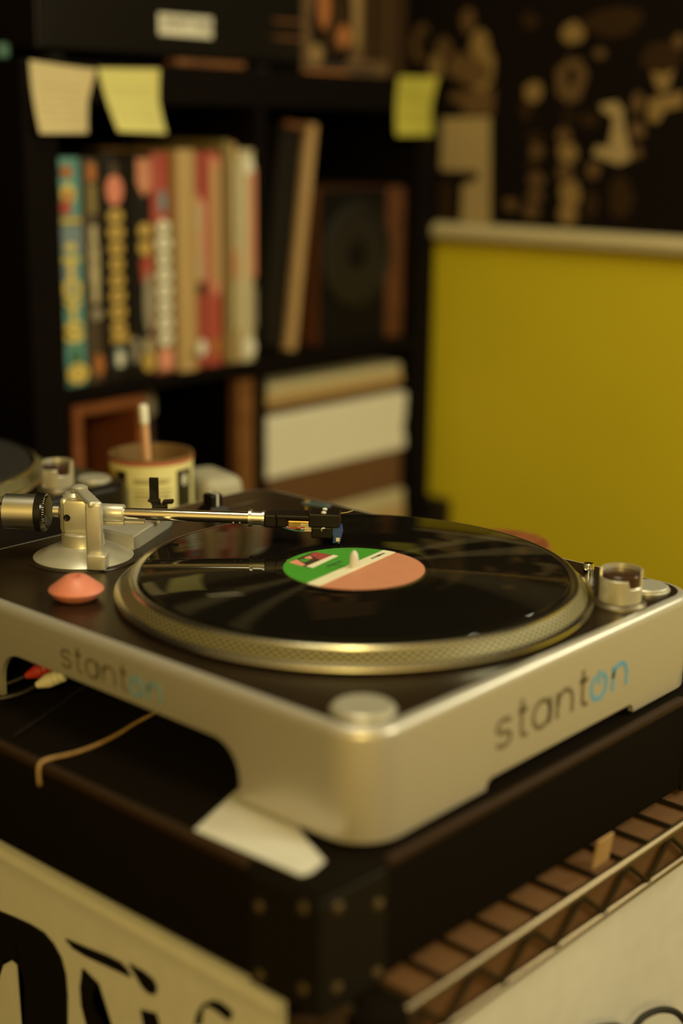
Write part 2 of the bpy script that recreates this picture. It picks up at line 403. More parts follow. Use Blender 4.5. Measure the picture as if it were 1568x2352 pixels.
t = book('book', .549, .583, .288, .19, M['tanc'], 'thick plain tan book standing slightly forward in the middle of the row', y0=SY-.006)
spine_print(t, [(ell(.571, .006, .007, .006), M['olive'])], y0=SY-.006)
t = book('book', .584, .607, .284, .18, M['red'], 'dark red book with a salmon block and white lettering, right of the tan book')
spine_print(t, [([(.585, .222), (.606, .205), (.606, .10), (.585, .10)], M['salmon'])] + letter_stack('HEIIHE', .5955, .205, .105, .013, M['cprint'], .05) + [(rect(.586, .605, .085, .100), M['brownc']), (ell(.596, .012, .008, .011), M['paper'])])
t = book('book', .608, .6405, .285, .19, M['red'], 'bright red book with a long salmon stripe down its spine')
spine_print(t, [([(.615, .262), (.634, .262), (.634, .085), (.626, .078), (.616, .090)], M['salmon']), (rect(.619, .632, .10, .25), M['tanc']), (rect(.614, .634, .002, .022), M['orange'])])
t = book('magazine', .6435, .6560, .300, .20, M['olive'], 'thin olive magazine rising above the books near the right end of the row', cat='magazine')
t = book('magazine', .6565, .6680, .296, .20, M['tanc'], 'thin tan magazine squeezed beside the cream book', cat='magazine')
spine_print(t, [(rect(.658, .6665, .03, .26), M['cprint']), (rect(.6575, .667, .10, .14), M['salmon'])])
t = book('book', .6685, .6975, .288, .19, M['cprint'], 'cream book with a pinkish upper stripe at the right end of the row', y0=SY+.002)
spine_print(t, [(rect(.684, .6965, .10, .25), M['salmon']), (ell(.683, .252, .010, .012), M['paper']), ([(.688, .07), (.6965, .09), (.6965, .03), (.690, .035)], M['gray']), (ell(.683, .004, .012, .013), M['paper'])], y0=SY+.002)

# leaning board, speaker, in the cube to the right
la = math.atan2(.046, .335)
b = NB()
rot = Matrix.Rotation(la, 3, 'Y'); pv = (.785, .86, SH)
lb = thing('leaning_record_box', 'tan edged dark record box leaning in the right hand cube', 'box', (.76, .86, SH))
box(b, (.7815, .822, SH), (.7995, 1.10, SH+.325), .0015, 1, rot=rot, piv=(.7985, .86, SH)); obj('edge_board', b, M['tan'], lb)
b = NB(); box(b, (.736, .832, SH+.004), (.7812, 1.10, SH+.322), .001, 1, rot=rot, piv=(.7985, .86, SH)); obj('dark_side', b, M['blackc'], lb)
b = NB(); box(b, (.736, .824, SH+.314), (.7812, .832, SH+.322), 0, rot=rot, piv=(.7985, .86, SH)); obj('top_edge', b, M['wood'], lb)
sp = thing('loudspeaker', 'wooden loudspeaker with a round black woofer, in the right hand cube', 'speaker', (.92, .93, SH))
b = NB(); box(b, (.842, .818, SH), (1.040, 1.06, SH+.232), .004); obj('cabinet', b, M['spwood'], sp)
b = NB(); box(b, (.842, .814, SH+.001), (.992, .8178, SH+.231), .002); obj('front_panel', b, M['bannerink'], sp)
b = NB(); lathe(b, [(.078, 0), (.078, .006), (.068, .008), (.066, .004)], (.918, .8139, SH+.135), 48, (0, -1, 0)); obj('woofer_ring', b, M['hard'], sp, True)
b = NB(); lathe(b, [(.065, .003), (.030, -.002+.0005), (.022, .004), (.012, .007), (0, .008)], (.918, .8135, SH+.135), 40, (0, -1, 0)); obj('woofer_cone', b, M['bannerink'], sp, True)
# second row, right: stacked papers and boxes
def slab_stack(name, label, cat, x0, x1, y0, y1, z0, z1, n, m, jitter=.004, parts='sheet'):
    t = thing(name, label, cat, ((x0+x1)/2, (y0+y1)/2, z0))
    h = (z1-z0)/n
    for i in range(n):
        j = random.uniform(-jitter, jitter); k = random.uniform(0, jitter)
        b = NB(); box(b, (x0+abs(j), y0+k, z0+i*h), (x1-abs(j), y1, z0+(i+1)*h-.0004), min(.003, h*.3), 2); obj(parts, b, m if not isinstance(m, list) else m[i % len(m)], t)
    return t
RB = -.3675
slab_stack('record_stack', 'cream stack at the bottom of the lower right cube', 'records', .735, 1.040, .806, 1.12, RB, -.262, 4, [M['tanc'], M['cprint']], .003, 'record_sleeve')
b = NB(); box(b, (.728, .812, -.2615), (1.035, 1.12, -.196), .003); o = obj('cardboard_box', b, M['cardboard']); tag(o, 'flat brown cardboard box under the white stack in the lower right cube', 'box')
slab_stack('paper_stack', 'thick white stack of paper sleeves, brightest item in the lower right cube', 'papers', .722, 1.043, .806, 1.12, -.1955, -.104, 4, M['paper'], .006, 'paper_bundle')
b = NB(); box(b, (.740, .820, -.1036), (1.030, 1.12, -.089), .003); o = obj('gap_slab', b, M['cardboard']); tag(o, 'thin brown slab standing for the dark gap between the white stack and the cream folder', 'folder')  # recessed slab stands in for the shaded gap in the pile
slab_stack('folder_stack', 'cream folder topping the pile in the lower right cube', 'folder', .726, 1.036, .808, 1.12, -.0885, -.056, 2, [M['tanc'], M['cprint']], .006, 'folder_leaf')
# second row, left: wooden frame box, bottle, tan board
fb = thing('wooden_box', 'open fronted red brown wooden box in the lower left cube, behind the can', 'box', (.46, .9, RB))
x0, x1, z0, z1 = .400, .522, RB, -.046
for a, c in (((x0, z0), (x0+.014, z1)), ((x1-.014, z0), (x1, z1)), ((x0+.0141, z1-.016), (x1-.0141, z1)), ((x0+.0141, z0), (x1-.0141, z0+.014))):
    b = NB(); box(b, (a[0], .835, a[1]), (c[0], 1.02, c[1]), .003); obj('frame_board', b, M['redwood'], fb)
b = NB(); box(b, (x0+.0141, 1.008, z0+.0141), (x1-.0141, 1.018, z1-.0161)); obj('back_board', b, M['brownc'], fb)
bt = thing('bottle', 'dim purplish bottle in the lower left cube, right of the wooden box', 'bottle', (.557, .88, RB))
b = NB(); lathe(b, [(.026, 0), (.028, .004), (.028, .19), (.022, .222), (.011, .248), (.010, .282)], (.557, .88, RB), 28); obj('glass_body', b, M['purple'], bt, True)
b = NB(); lathe(b, [(.0125, .2825), (.0135, .286), (.0135, .312), (.011, .315)], (.557, .88, RB), 24); obj('cap', b, M['gray'], bt, True)
b = NB(); box(b, (.666, .806, RB), (.697, .826, -.042), .002); o = obj('plank', b, M['wood']); tag(o, 'tan wooden plank upright at the right side of the lower left cube', 'plank')

# on top of the shelf
am = thing('hifi_unit', 'black hi-fi unit with a white sticker on top of the bookshelf', 'stereo', (.59, .98, ZT))
b = NB(); box(b, (.37, .84, ZT+.012), (.826, 1.16, ZT+.165), .003); obj('case', b, M['black'], am)
b = NB(); box(b, (.374, .834, ZT+.014), (.822, .8399, ZT+.163), .0015); obj('front_panel', b, M['gloss'], am)
for x in (.42, .78):
    for y in (.88, 1.11):
        b = NB(); lathe(b, [(.014, 0), (.016, .003), (.016, .0119)], (x, y, ZT), 20); obj('foot', b, M['rubber'], am)
for z in (ZT+.044, ZT+.066):
    b = NB(); box(b, (.764, .8315, z), (.818, .8339, z+.004), .0008, 1); obj('button_strip', b, M['wood'], am)
st = NB(); box(st, (.556, .8332, .4155), (.649, .8339, .4415), .0002, 1); stk = obj('sticker', st, M['paper'], am)
bm = NB(); merge(bm, text_bm("DON'T NAIL", .0165, lambda u, v: (.606+u*.92, .8329, .4305+v), (0, 0, 0), bold=.0003)); obj('sticker_lettering', bm, M['ink'], stk)
b = NB(); box(b, (.565, .808, ZT), (.686, .832, ZT+.009), .002); o = obj('wooden_ruler', b, M['wood']); tag(o, 'brown wooden strip lying on the shelf edge below the hi-fi unit', 'strip')
b = NB(); box(b, (.322, .85, ZT), (.338, .93, ZT+.018), .003); o = obj('cassette_case', b, M['tealbit']); tag(o, 'small teal case at the left end of the bookshelf top', 'case')
# picture sleeves standing on the shelf, right
ps = thing('picture_sleeve', 'brown picture sleeve with a curly dark design, standing right of the hi-fi unit', 'record sleeve', (.93, .86, ZT))
b = NB(); box(b, (.832, .842, ZT), (1.022, .848, ZT+.30), .0008, 1); obj('sleeve', b, M['postermid'], ps)
b = NB(); fy = lambda u, v: (u, .8417, v)
for k, (poly, mi) in enumerate([(ell(.8955, .445, .048, .062, 28), 0), (ell(.9, .450, .03, .045, 24), 2), (ell(.918, .432, .014, .016), 1), (ell(.876, .470, .012, .030), 1),
    ([(.938, .420), (.954, .418), (.957, .50), (.936, .50)], 3), (rect(.962, 1.016, .40, .52), 2), (rect(.838, .99, .384, .392), 4), (rect(.838, .93, .379, .383), 1), (ell(.86, .405, .014, .014), 3)]):
    prism(b, poly, lambda u, v, k=k: (u, .8417-.00004*k, v), (0, .0004, 0), mi)
obj('printed_design', b, [M['posterblack'], M['orange'], M['postdim'], M['posterlight'], M['brownc']], ps, kind='stuff')
b = NB(); box(b, (1.026, .842, ZT), (1.062, .85, ZT+.29), .001); o = obj('dark_sleeve', b, M['postdim']); tag(o, 'narrow dark sleeve edge right of the curly picture sleeve', 'record sleeve')
# sticky notes on the shelf edge
def note(label, m, corners, curl, lines, ink):
    t = thing('sticky_note', label, 'note', ((corners[0][0]+corners[1][0])/2, SY-.004, corners[2][1]), 'notes on the shelf edge')
    (ax, az), (bx, bz), (cx, cz), (dx, dz) = corners     # TL TR BR BL
    n = 10
    def P(u, v):
        x = (ax+(bx-ax)*u)*(1-v)+(dx+(cx-dx)*u)*v; z = (az+(bz-az)*u)*(1-v)+(dz+(cz-dz)*u)*v
        y = SY-.0012-curl*v*v-.006*(v**1.5)*sin(PI*u*.9+.3)
        if u > .6 and v < .5 and curl < .02: y -= .01*((u-.6)/.4)**2*(1-2*v)
        return Vector((x, y, z))
    b = NB(); g = [[b.verts.new(P(i/n, j/n)) for i in range(n+1)] for j in range(n+1)]
    h = [[b.verts.new(P(i/n, j/n)-Vector((0, .0004, 0))) for i in range(n+1)] for j in range(n+1)]
    for j in range(n):
        for i in range(n):
            b.faces.new([g[j][i], g[j+1][i], g[j+1][i+1], g[j][i+1]]); b.faces.new([h[j][i], h[j][i+1], h[j+1][i+1], h[j+1][i]])
    for k in range(n):
        b.faces.new([g[0][k], g[0][k+1], h[0][k+1], h[0][k]]); b.faces.new([g[n][k+1], g[n][k], h[n][k], h[n][k+1]])
        b.faces.new([g[k+1][0], g[k][0], h[k][0], h[k+1][0]]); b.faces.new([g[k][n], g[k+1][n], h[k+1][n], h[k][n]])
    obj('paper', b, m, t, True)
    if lines:
        b = NB()
        for v in lines:
            u = .1
            while u < .86:
                w = random.uniform(.03, .09)
                p = [P(u, v), P(min(.9, u+w), v), P(min(.9, u+w), v+.022), P(u, v+.022)]
                b.faces.new([b.verts.new(q-Vector((0, .0007, 0))) for q in p]); u += w+random.uniform(.01, .03)
        obj('handwriting', b, ink, t, kind='stuff')
note('tan sticky note with curled corner, leftmost of the notes on the shelf edge', M['note1'], [(.327, .374), (.417, .367), (.399, .293), (.328, .292)], .012, [.3, .42, .54, .64, .74, .84], M['noteink'])
note('pale yellow sticky note hanging askew beside the tan note', M['note2'], [(.427, .369), (.517, .371), (.524, .293), (.445, .295)], .012, [.3, .42, .6, .75], M['noteink'])
note('yellow sticky note covered in dark writing, on the right end of the shelf edge', M['note3'], [(.994, .378), (1.075, .379), (1.062, .294), (.975, .293)], .012, [.12, .22, .32, .38, .44, .6, .68, .76], M['noteink3'])

# ------------------------------------------------------------------ posters on the right wall
def poster(name, label, ylo, yhi, zlo, zhi, m, shapes, ms, x=WX):
    t = thing(name, label, 'poster', (x, (ylo+yhi)/2, zlo))
    b = NB(); box(b, (x-.0025, ylo, zlo), (x, yhi, zhi)); obj('sheet', b, m, t)
    b = NB()
    for k, (poly, mi) in enumerate(shapes):
        prism(b, poly, lambda u, v, k=k: (x-.003-.00003*k, u, v), (.0005, 0, 0), mi)
    obj('printed_image', b, ms, t, kind='stuff')
PB = [M['posterblack'], M['postdim'], M['postermid'], M['posterlight'], M['posterpale']]
E = ell
poster('photo_poster', 'dark photo poster with a pale standing figure, on the wall beside the bookshelf', .694, .905, .1625, .62, M['posterblack'],
 [(E(.752, .461, .013, .019, 16, wob=.1), 2), (E(.796, .423, .013, .015, 16, wob=.1), 2), (E(.728, .426, .018, .022, 18, wob=.12), 3), (E(.722, .391, .022, .034, 20, wob=.12), 3), (E(.765, .395, .026, .02, 18, wob=.1), 2),
  (E(.738, .385, .03, .02, 16, wob=.12), 2), ([(.697, .36), (.75, .36), (.76, .325), (.699, .325)], 2), (E(.767, .350, .016, .008), 2), (E(.84, .43, .02, .028, 18, wob=.1), 2), (E(.833, .43, .012, .02), 0), (E(.81, .395, .013, .02, 16, wob=.1), 3),
  ([(.797, .319), (.7041, .3216), (.6975, .1632), (.7531, .1632), (.7521, .2205), (.7227, .2278), (.7232, .2406), (.796, .2414)], 4), ([(.796, .2231), (.7706, .2239), (.7718, .164), (.796, .164)], 1),
  ([(.80, .238), (.728, .237), (.728, .229), (.80, .226)], 0)], PB)
random.seed(11)
sh2 = [(E(.639, .456, .014, .012, 14, wob=.15), 1), (E(.564, .437, .019, .015, 16, wob=.12), 3), (E(.517, .408, .01, .007), 2), (E(.563, .372, .026, .031, 18, wob=.15), 2), (E(.563, .378, .008, .012), 0), (E(.628, .356, .015, .015, 14, wob=.2), 3), (E(.639, .331, .010, .015), 1)]
for y, z, ry, rz, mi in [(.621, .292, .012, .01, 1), (.617, .273, .012, .01, 2), (.622, .253, .012, .01, 1), (.615, .231, .014, .01, 2), (.617, .208, .014, .01, 2), (.622, .186, .015, .011, 2), (.66, .194, .014, .009, 2),
  (.571, .295, .013, .012, 2), (.563, .271, .016, .014, 3), (.567, .242, .013, .015, 2), (.554, .213, .018, .019, 3), (.558, .186, .016, .017, 3), (.518, .248, .011, .013, 2), (.518, .2, .012, .022, 1),
  (.449, .303, .014, .012, 2), (.449, .273, .010, .008, 2), (.414, .381, .016, .025, 3), (.42, .40, .03, .02, 1), (.393, .42, .01, .01, 2), (.423, .327, .012, .013, 3), (.451, .34, .011, .014, 2), (.528, .317, .017, .009, 1), (.563, .322, .012, .007, 1), (.50, .45, .05, .02, 1), (.47, .21, .02, .03, 1)]:
    sh2.append((E(y, z, ry, rz, 14, wob=.18), mi))
sh2.append(([(.5123, .3383), (.4845, .3428), (.474, .3312), (.471, .3079), (.4609, .2824), (.4569, .2637), (.4759, .2563), (.5194, .2696), (.5144, .2816), (.4943, .2795), (.4902, .3031), (.4887, .3219), (.506, .3289)], 4))
sh2.append(([(.4353, .3448), (.381, .3557), (.3794, .3355), (.4126, .3288), (.4222, .3128)], 3))
poster('photo_poster', 'big dark photo poster with scattered tan shapes, above the cream wall rail', .10, .690, .1625, .56, M['posterblack'], sh2, PB)
b = NB(); box(b, (WX-.030, .755, -.335), (WX, .812, -.280), .008); tag(obj('power_adapter', b, M['black']), 'black block low on the mustard wall beside the bookshelf', 'adapter')

# ------------------------------------------------------------------ wire rack
RX0, RX1, RY0, RY1 = -.212, .40, -.21, .785
RZ = -.168
rk = thing('wire_rack', 'dark wire shelving rack with truss edge under the black case', 'rack', ((RX0+RX1)/2, (RY0+RY1)/2, FLOOR))
for z, r in ((RZ+.002, .0030), (RZ-.026, .0028)):
    b = NB(); tube(b, [(RX0+.02, RY0, z), (RX1-.02, RY0, z)], r, 10, smooth=False); obj('front_rail', b, M['wirelit'], rk, True)
    b = NB(); tube(b, [(RX0, RY0+.02, z), (RX0, RY1-.02, z)], r, 10, smooth=False); obj('side_rail', b, M['wirelit'], rk, True)
    b = NB(); tube(b, [(RX1, RY0+.02, z), (RX1, RY1-.02, z)], r, 10, smooth=False); obj('side_rail', b, M['wirelit'], rk, True)
    b = NB(); tube(b, [(RX0+.02, RY1, z), (RX1-.02, RY1, z)], r, 10, smooth=False); obj('back_rail', b, M['wirelit'], rk, True)
n = 10; x = RX0+.028
for i in range(n):
    xa = RX0+.03+i*(RX1-RX0-.06)/n; xb = RX0+.03+(i+.5)*(RX1-RX0-.06)/n; xc = RX0+.03+(i+1)*(RX1-RX0-.06)/n
    b = NB(); tube(b, [(xa, RY0, RZ-.001), (xb, RY0, RZ-.024), (xc, RY0, RZ-.001)], .0021, 8, smooth=False); obj('truss_wire', b, M['wire'], rk, True)
k = 0; x = RX0+.024
while x < RX1-.02:
    b = NB(); tube(b, [(x, RY0, RZ+.0052), (x, RY1, RZ+.0052)], .0017, 6, smooth=False); obj('deck_wire', b, M['wire'], rk, True); x += .0315
for y in (.10, .34, .58):
    b = NB(); tube(b, [(RX0, y, RZ-.0045), (RX1, y, RZ-.0045)], .003, 8, smooth=False); obj('cross_wire', b, M['wire'], rk, True)
for x, y in ((RX0+.012, RY0+.012), (RX1-.012, RY0+.012), (RX0+.012, RY1-.012), (RX1-.012, RY1-.012)):
    b = NB(); lathe(b, [(.0125, FLOOR), (.0125, RZ+.004), (.010, RZ+.0065)], (x, y, 0), 20); obj('post', b, M['carpet'], rk, True)
    b = NB(); lathe(b, [(.019, RZ-.030), (.0165, RZ+.004)], (x, y, 0), 20); obj('collar', b, M['carpet'], rk, True)
DZ = RZ+.0071            # top of deck wires
b = NB(); box(b, (RX0+.034, RY0+.0045, RZ+.0010), (RX1-.034, RY1-.034, RZ+.0032), 0); box(b, (RX0+.045, RY0+.0045, RZ-.029), (RX1-.034, RY0+.0062, RZ+.0009))
tag(obj('cardboard_sheet', b, M['cardboard']), 'brown cardboard sheet showing between the rack wires under the case', 'cardboard')
b = NB(); box(b, (.004, RY0+.0035, RZ+.0078), (.022, RY0+.005, RZ+.028), 0, rot=Matrix.Rotation(.15, 3, 'X')); tag(obj('paper_tag', b, M['tan']), 'small tan paper tag standing above the rack rail', 'tag')

# ------------------------------------------------------------------ black case(s)
def carry_case(label, x0, x1, y0, y1, zt, group='black cases under the turntables'):
    t = thing('flight_case', label, 'case', ((x0+x1)/2, (y0+y1)/2, DZ), group)
    b = NB(); box(b, (x0, y0, DZ), (x1, y1, zt), .005, 3); obj('body', b, M['carpet'], t, True)
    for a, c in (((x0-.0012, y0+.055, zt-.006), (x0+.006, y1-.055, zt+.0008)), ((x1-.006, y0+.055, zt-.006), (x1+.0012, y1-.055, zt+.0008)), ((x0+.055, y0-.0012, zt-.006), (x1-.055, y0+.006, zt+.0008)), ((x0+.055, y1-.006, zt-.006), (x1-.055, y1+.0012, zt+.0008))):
        b = NB(); box(b, a, c, .0025, 3); obj('lit_edge', b, M['trim'], t, True)  # brown strips paint the lit top edges of the carpet
    for sx, sy in ((0, 0), (1, 0), (0, 1), (1, 1)):
        x = x1 if sx else x0; y = y1 if sy else y0; dx = -1 if sx else 1; dy = -1 if sy else 1
        b = NB(); L = .052; th = .0016
        box(b, (x-dx*th, y-dy*th, zt-.072), (x+dx*L, y, zt-.003), .0006, 1); box(b, (x-dx*th, y+dy*0, zt-.072), (x, y+dy*L, zt-.003), .0006, 1)
        br = obj('corner_bracket', b, M['bracket'], t)
        for q in range(2):
            for (u, v) in ((.011, .010), (.011, .058), (.044, .022), (.044, .064)):
                b = NB()
                if q: lathe(b, [(.0036, 0), (.0034, .0012), (.0018, .0022), (0, .0024)], (x-dx*th, y+dy*u, zt-v), 14, (-dx, 0, 0))
                else: lathe(b, [(.0036, 0), (.0034, .0012), (.0018, .0022), (0, .0024)], (x+dx*u, y-dy*th, zt-v), 14, (0, -dy, 0))
                obj('screw', b, M['wirelit'], br, True)
    return t
CT = -.0882
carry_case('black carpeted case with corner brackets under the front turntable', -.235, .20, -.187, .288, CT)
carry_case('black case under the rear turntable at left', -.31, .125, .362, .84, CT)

# ------------------------------------------------------------------ turntable
X0, X1, Y0, Y1 = -.1901, .177, -.1784, .272
ZP = -.0166; ZB = -.0842; RC = .030
def rr_outline(x0, x1, y0, y1, r, d=0, n=10):
    pts = []
    for cx, cy, a in ((x1-r, y0+r, -PI/2), (x1-r, y1-r, 0), (x0+r, y1-r, PI/2), (x0+r, y0+r, PI)):
        for i in range(n+1):
            t = a+PI/2*i/n; pts.append((cx+(r-d)*cos(t), cy+(r-d)*sin(t)))
    return pts
def arch(s0, s1, zt, r):
    """bottom-edge profile between s0 and s1 raised to zt with rounded corners"""
    o = [(s0, ZB)]
    h = zt-ZB; r = min(r, h)
    if h-r > 1e-4: o.append((s0, zt-r))
    for i in range(1, 7):
        a = PI/2*i/6; o.append((s0+r-r*cos(a), zt-r+r*sin(a)))
    for i in range(0, 6):
        a = PI/2*i/6; o.append((s1-r+r*sin(a), zt-r+r*cos(a)))
    if h-r > 1e-4: o.append((s1, zt-r))
    o.append((s1, ZB)); return o
def turntable_body():
    # list of (x,y,nx,ny,zbottom)
    P = []
    def corner(cx, cy, a):
        for i in range(11):
            t = a+PI/2*i/10; P.append((cx+RC*cos(t), cy+RC*sin(t), cos(t), sin(t), ZB))
    for s, z in arch(-.080, .088, -.0776, .006): P.append((s, Y0, 0, -1, z))
    corner(X1-RC, Y0+RC, -PI/2)
    for s, z in arch(-.08, .157, -.050, .02): P.append((X1, s, 1, 0, z))
    corner(X1-RC, Y1-RC, 0)
    for s, z in arch(-.088, .080, -.0776, .006): P.append((-s, Y1, 0, 1, z))
    corner(X0+RC, Y1-RC, PI/2)
    for s, z in arch(-.157, .080, -.050, .022): P.append((X0, -s, -1, 0, z))
    corner(X0+RC, Y0+RC, PI)
    b = NB(); T = .004
    prof = [(0, None), (0, ZP-.0062), (.0005, ZP-.0040), (.0017, ZP-.0019), (.0036, ZP-.0006), (.0058, ZP), (.0074, ZP), (.0076, ZP-.0006)]
    rings = []
    for d, z in prof: rings.append([b.verts.new((x-nx*d, y-ny*d, zb if z is None else z)) for x, y, nx, ny, zb in P])
    inn = [[b.verts.new((x-nx*T, y-ny*T, zb)) for x, y, nx, ny, zb in P], [b.verts.new((x-nx*T, y-ny*T, ZP-.006)) for x, y, nx, ny, zb in P]]
    allr = [inn[1], inn[0]]+rings
    n = len(P)
    for A, B in zip(allr, allr[1:]):
        for i in range(n):
            j = (i+1) % n
            b.faces.new([A[i], A[j], B[j], B[i]])
    return b
def stroke_word(parent, f, d, h, wm, m1, m2):
    """the maker's lettering, geometric single strokes; h = x-height"""
    w = wm
    def arc(cx, cy, rx, ry, a0, a1, n=14): return [(cx+rx*cos(math.radians(a0+(a1-a0)*i/n)), cy+ry*sin(math.radians(a0+(a1-a0)*i/n))) for i in range(n+1)]
    def S(x): return [arc(x+.55, .74, .40, .24, 25, 270, 16)+arc(x+.52, .26, .42, .25, 88, -155, 16)]
    def T(x): return [[(x+.22, 1.42), (x+.22, .30)]+arc(x+.50, .28, .28, .26, 180, 290, 8), [(x+.0, 1.0), (x+.55, 1.0)]]
    def A(x): return [arc(x+.62, .5, .52, .5, 0, 360, 28), [(x+1.14, 1.0), (x+1.14, 0)]]
    def N(x): return [[(x+.1, 0), (x+.1, 1.0)], [(x+.1, .5)]+arc(x+.58, .5, .48, .48, 180, 0, 14)+[(x+1.06, 0)]]
    def O(x): return [arc(x+.55, .48, .50, .50, 115, 425, 26), [(x+.55, 1.12), (x+.55, .55)]]
    for strokes, m, lab in ((S(0), m1, None), (T(1.35), m1, None), (A(2.18), m1, None), (N(3.68), m1, None), (T(5.18), m1, None), (O(5.95), m2, 'pale blue letter shaped like a power symbol'), (N(7.38), m2, 'pale blue last letter')):
        b = NB()
        for s in strokes: ribbon(b, [(p[0]*h, p[1]*h) for p in s], w*h, f, d)
        obj('maker_letter', b, m, parent, label=lab)

tt = thing('turntable', 'silver turntable with dark top plate, nearest the camera on the black case', 'turntable', (0, 0, CT))
body = obj('body', turntable_body(), M['silver'], tt, True)
b = NB(); prism(b, rr_outline(X0, X1, Y0, Y1, RC, .0041), lambda u, v: (u, v, -.050), (0, 0, .003)); obj('base_plate', b, M['black'], tt)
b = NB(); prism(b, rr_outline(X0, X1, Y0, Y1, RC, .0074), lambda u, v: (u, v, ZP-.004), (0, 0, .0042)); obj('top_plate', b, M['plate'], tt)
for x in (X0+.035, X1-.035):
    for y in (Y0+.035, Y1-.035):
        b = NB(); lathe(b, [(.016, CT), (.017, CT+.002), (.017, ZB+.006), (.014, ZB+.034)], (x, y, 0), 24); obj('foot', b, M['rubber'], tt, True)
stroke_word(body, lambda u, v: (-.0735+u, Y0-.00025, -.0608+v), (0, .0004, 0), .0177, .19, M['inkgrey'], M['blue'])
stroke_word(body, lambda u, v: (X0-.00025, .0885-u, -.0435+v), (.0004, 0, 0), .0118, .19, M['inkgrey'], M['blue'])
# platter
b = NB()
lathe(b, [(.146, -.0150), (.1655, -.0150), (.1672, -.0146), (.1680, -.0136), (.1676, -.0122), (.1650, -.0112), (.1632, -.0108)], n=160, capped=False)
lathe(b, [(.1575, -.0034), (.1571, -.0022), (.1558, -.0014), (.1540, -.0014), (.1525, -.0024), (.03, -.0026), (0, -.0026)], n=160, capped=False)
pl = obj('platter', b, M['plat'], tt, True)
b = NB(); lathe(b, [(.1634, -.0109), (.1614, -.0080), (.1590, -.0048), (.1573, -.0031)], n=160, capped=False); obj('strobe_band', b, M['strobe'], pl, True)
b = NB(); lathe(b, [(.0034, -.0026), (.0033, .0065), (.0026, .0105), (.0011, .0126), (0, .0130)], n=20); obj('spindle', b, M['white'], pl, True)
# buttons
for x, y, r in ((.1475, -.1495, .0150), (-.1610, -.1500, .0178)):
    b = NB(); lathe(b, [(r+.0012, ZP+.0002), (r+.0012, ZP+.0010), (r, ZP+.0012), (r, ZP+.0026), (r-.0012, ZP+.0034), (0, ZP+.0030)], (x, y, 0), 48); obj('start_button', b, M['silver2'], tt, True)
# strobe tower
TX, TY = .1036, -.1537
b = NB(); n = 56; R = .0146; Ri = .0132
def tower_top(a):
    # notch cut in the tube wall facing the platter's side and the front
    a = math.degrees(a) % 360
    H = .0260
    if 120 < a < 236: return .0205
    if 236 <= a < 284: return .0150
    return H
rg = []
for i in range(n):
    a = 2*PI*i/n; h = tower_top(a)
    rg.append([(Ri, .004), (R, .004), (R, h-.0006), (R-.0006, h), (Ri, h)])
vs = [[b.verts.new((TX+r*cos(2*PI*i/n), TY+r*sin(2*PI*i/n), ZP+h)) for r, h in rg[i]] for i in range(n)]
for i in range(n):
    j = (i+1) % n
    for k in range(5):
        l = (k+1) % 5; b.faces.new([vs[i][k], vs[j][k], vs[j][l], vs[i][l]])
tw = obj('strobe_tower', b, M['silver2'], tt, False)
b = NB(); lathe(b, [(.0185, ZP+.0002), (.0182, ZP+.0016), (.0160, ZP+.0036), (.0128, ZP+.0038)], (TX, TY, 0), 48); obj('tower_base', b, M['platdark'], tw, True)
b = NB(); lathe(b, [(.0128, ZP+.004), (.0128, ZP+.0225), (.0122, ZP+.023), (0, ZP+.023)], (TX, TY, 0), 40); obj('tower_window', b, M['smoke'], tw, True)
b = NB(); lathe(b, [(.0042, ZP), (.0042, ZP+.006), (.0034, ZP+.0085), (0, ZP+.009)], (.150, -.0985, 0), 20); obj('target_light_knob', b, M['chrome'], tt, True)
b = NB(); lathe(b, [(.003, ZP), (.003, ZP+.0080)], (.146, .184, 0), 16); tl = obj('target_light', b, M['brass'], tt, True)
b = NB(); box(b, (.142, .160, ZP+.0030), (.151, .186, ZP+.0062), .0015, rot=Matrix.Rotation(.2, 3, 'Z')); obj('light_cap', b, M['lens'], tl)
# pitch slider
b = NB(); box(b, (-.02, .2290, ZP+.0002), (.135, .2335, ZP+.0006)); ps_ = obj('pitch_slider', b, M['gloss'], tt)
b = NB(); c = (.0800, .2310)
lathe(b, [(.0150, ZP+.0008), (.0100, ZP+.006), (.0075, ZP+.007)], (c[0], c[1], 0), 4); bmesh.ops.rotate(b, verts=b.verts[:], cent=(c[0], c[1], 0), matrix=Matrix.Rotation(PI/4-.12, 3, 'Z'))
box(b, (c[0]-.0062, c[1]-.0062, ZP+.006), (c[0]+.0062, c[1]+.0062, ZP+.0165), .0014, rot=Matrix.Rotation(-.12, 3, 'Z')); cap = obj('slider_cap', b, M['black'], ps_)
b = NB(); box(b, (c[0]-.0008, c[1]-.0066, ZP+.0166), (c[0]+.0008, c[1]+.0066, ZP+.0172)); box(b, (c[0]-.0008, c[1]-.0072, ZP+.0065), (c[0]+.0008, c[1]-.0064, ZP+.0172)); bmesh.ops.rotate(b, verts=b.verts[:], cent=(c[0], c[1], 0), matrix=Matrix.Rotation(-.12, 3, 'Z')); obj('slider_mark', b, M['white'], ps_)
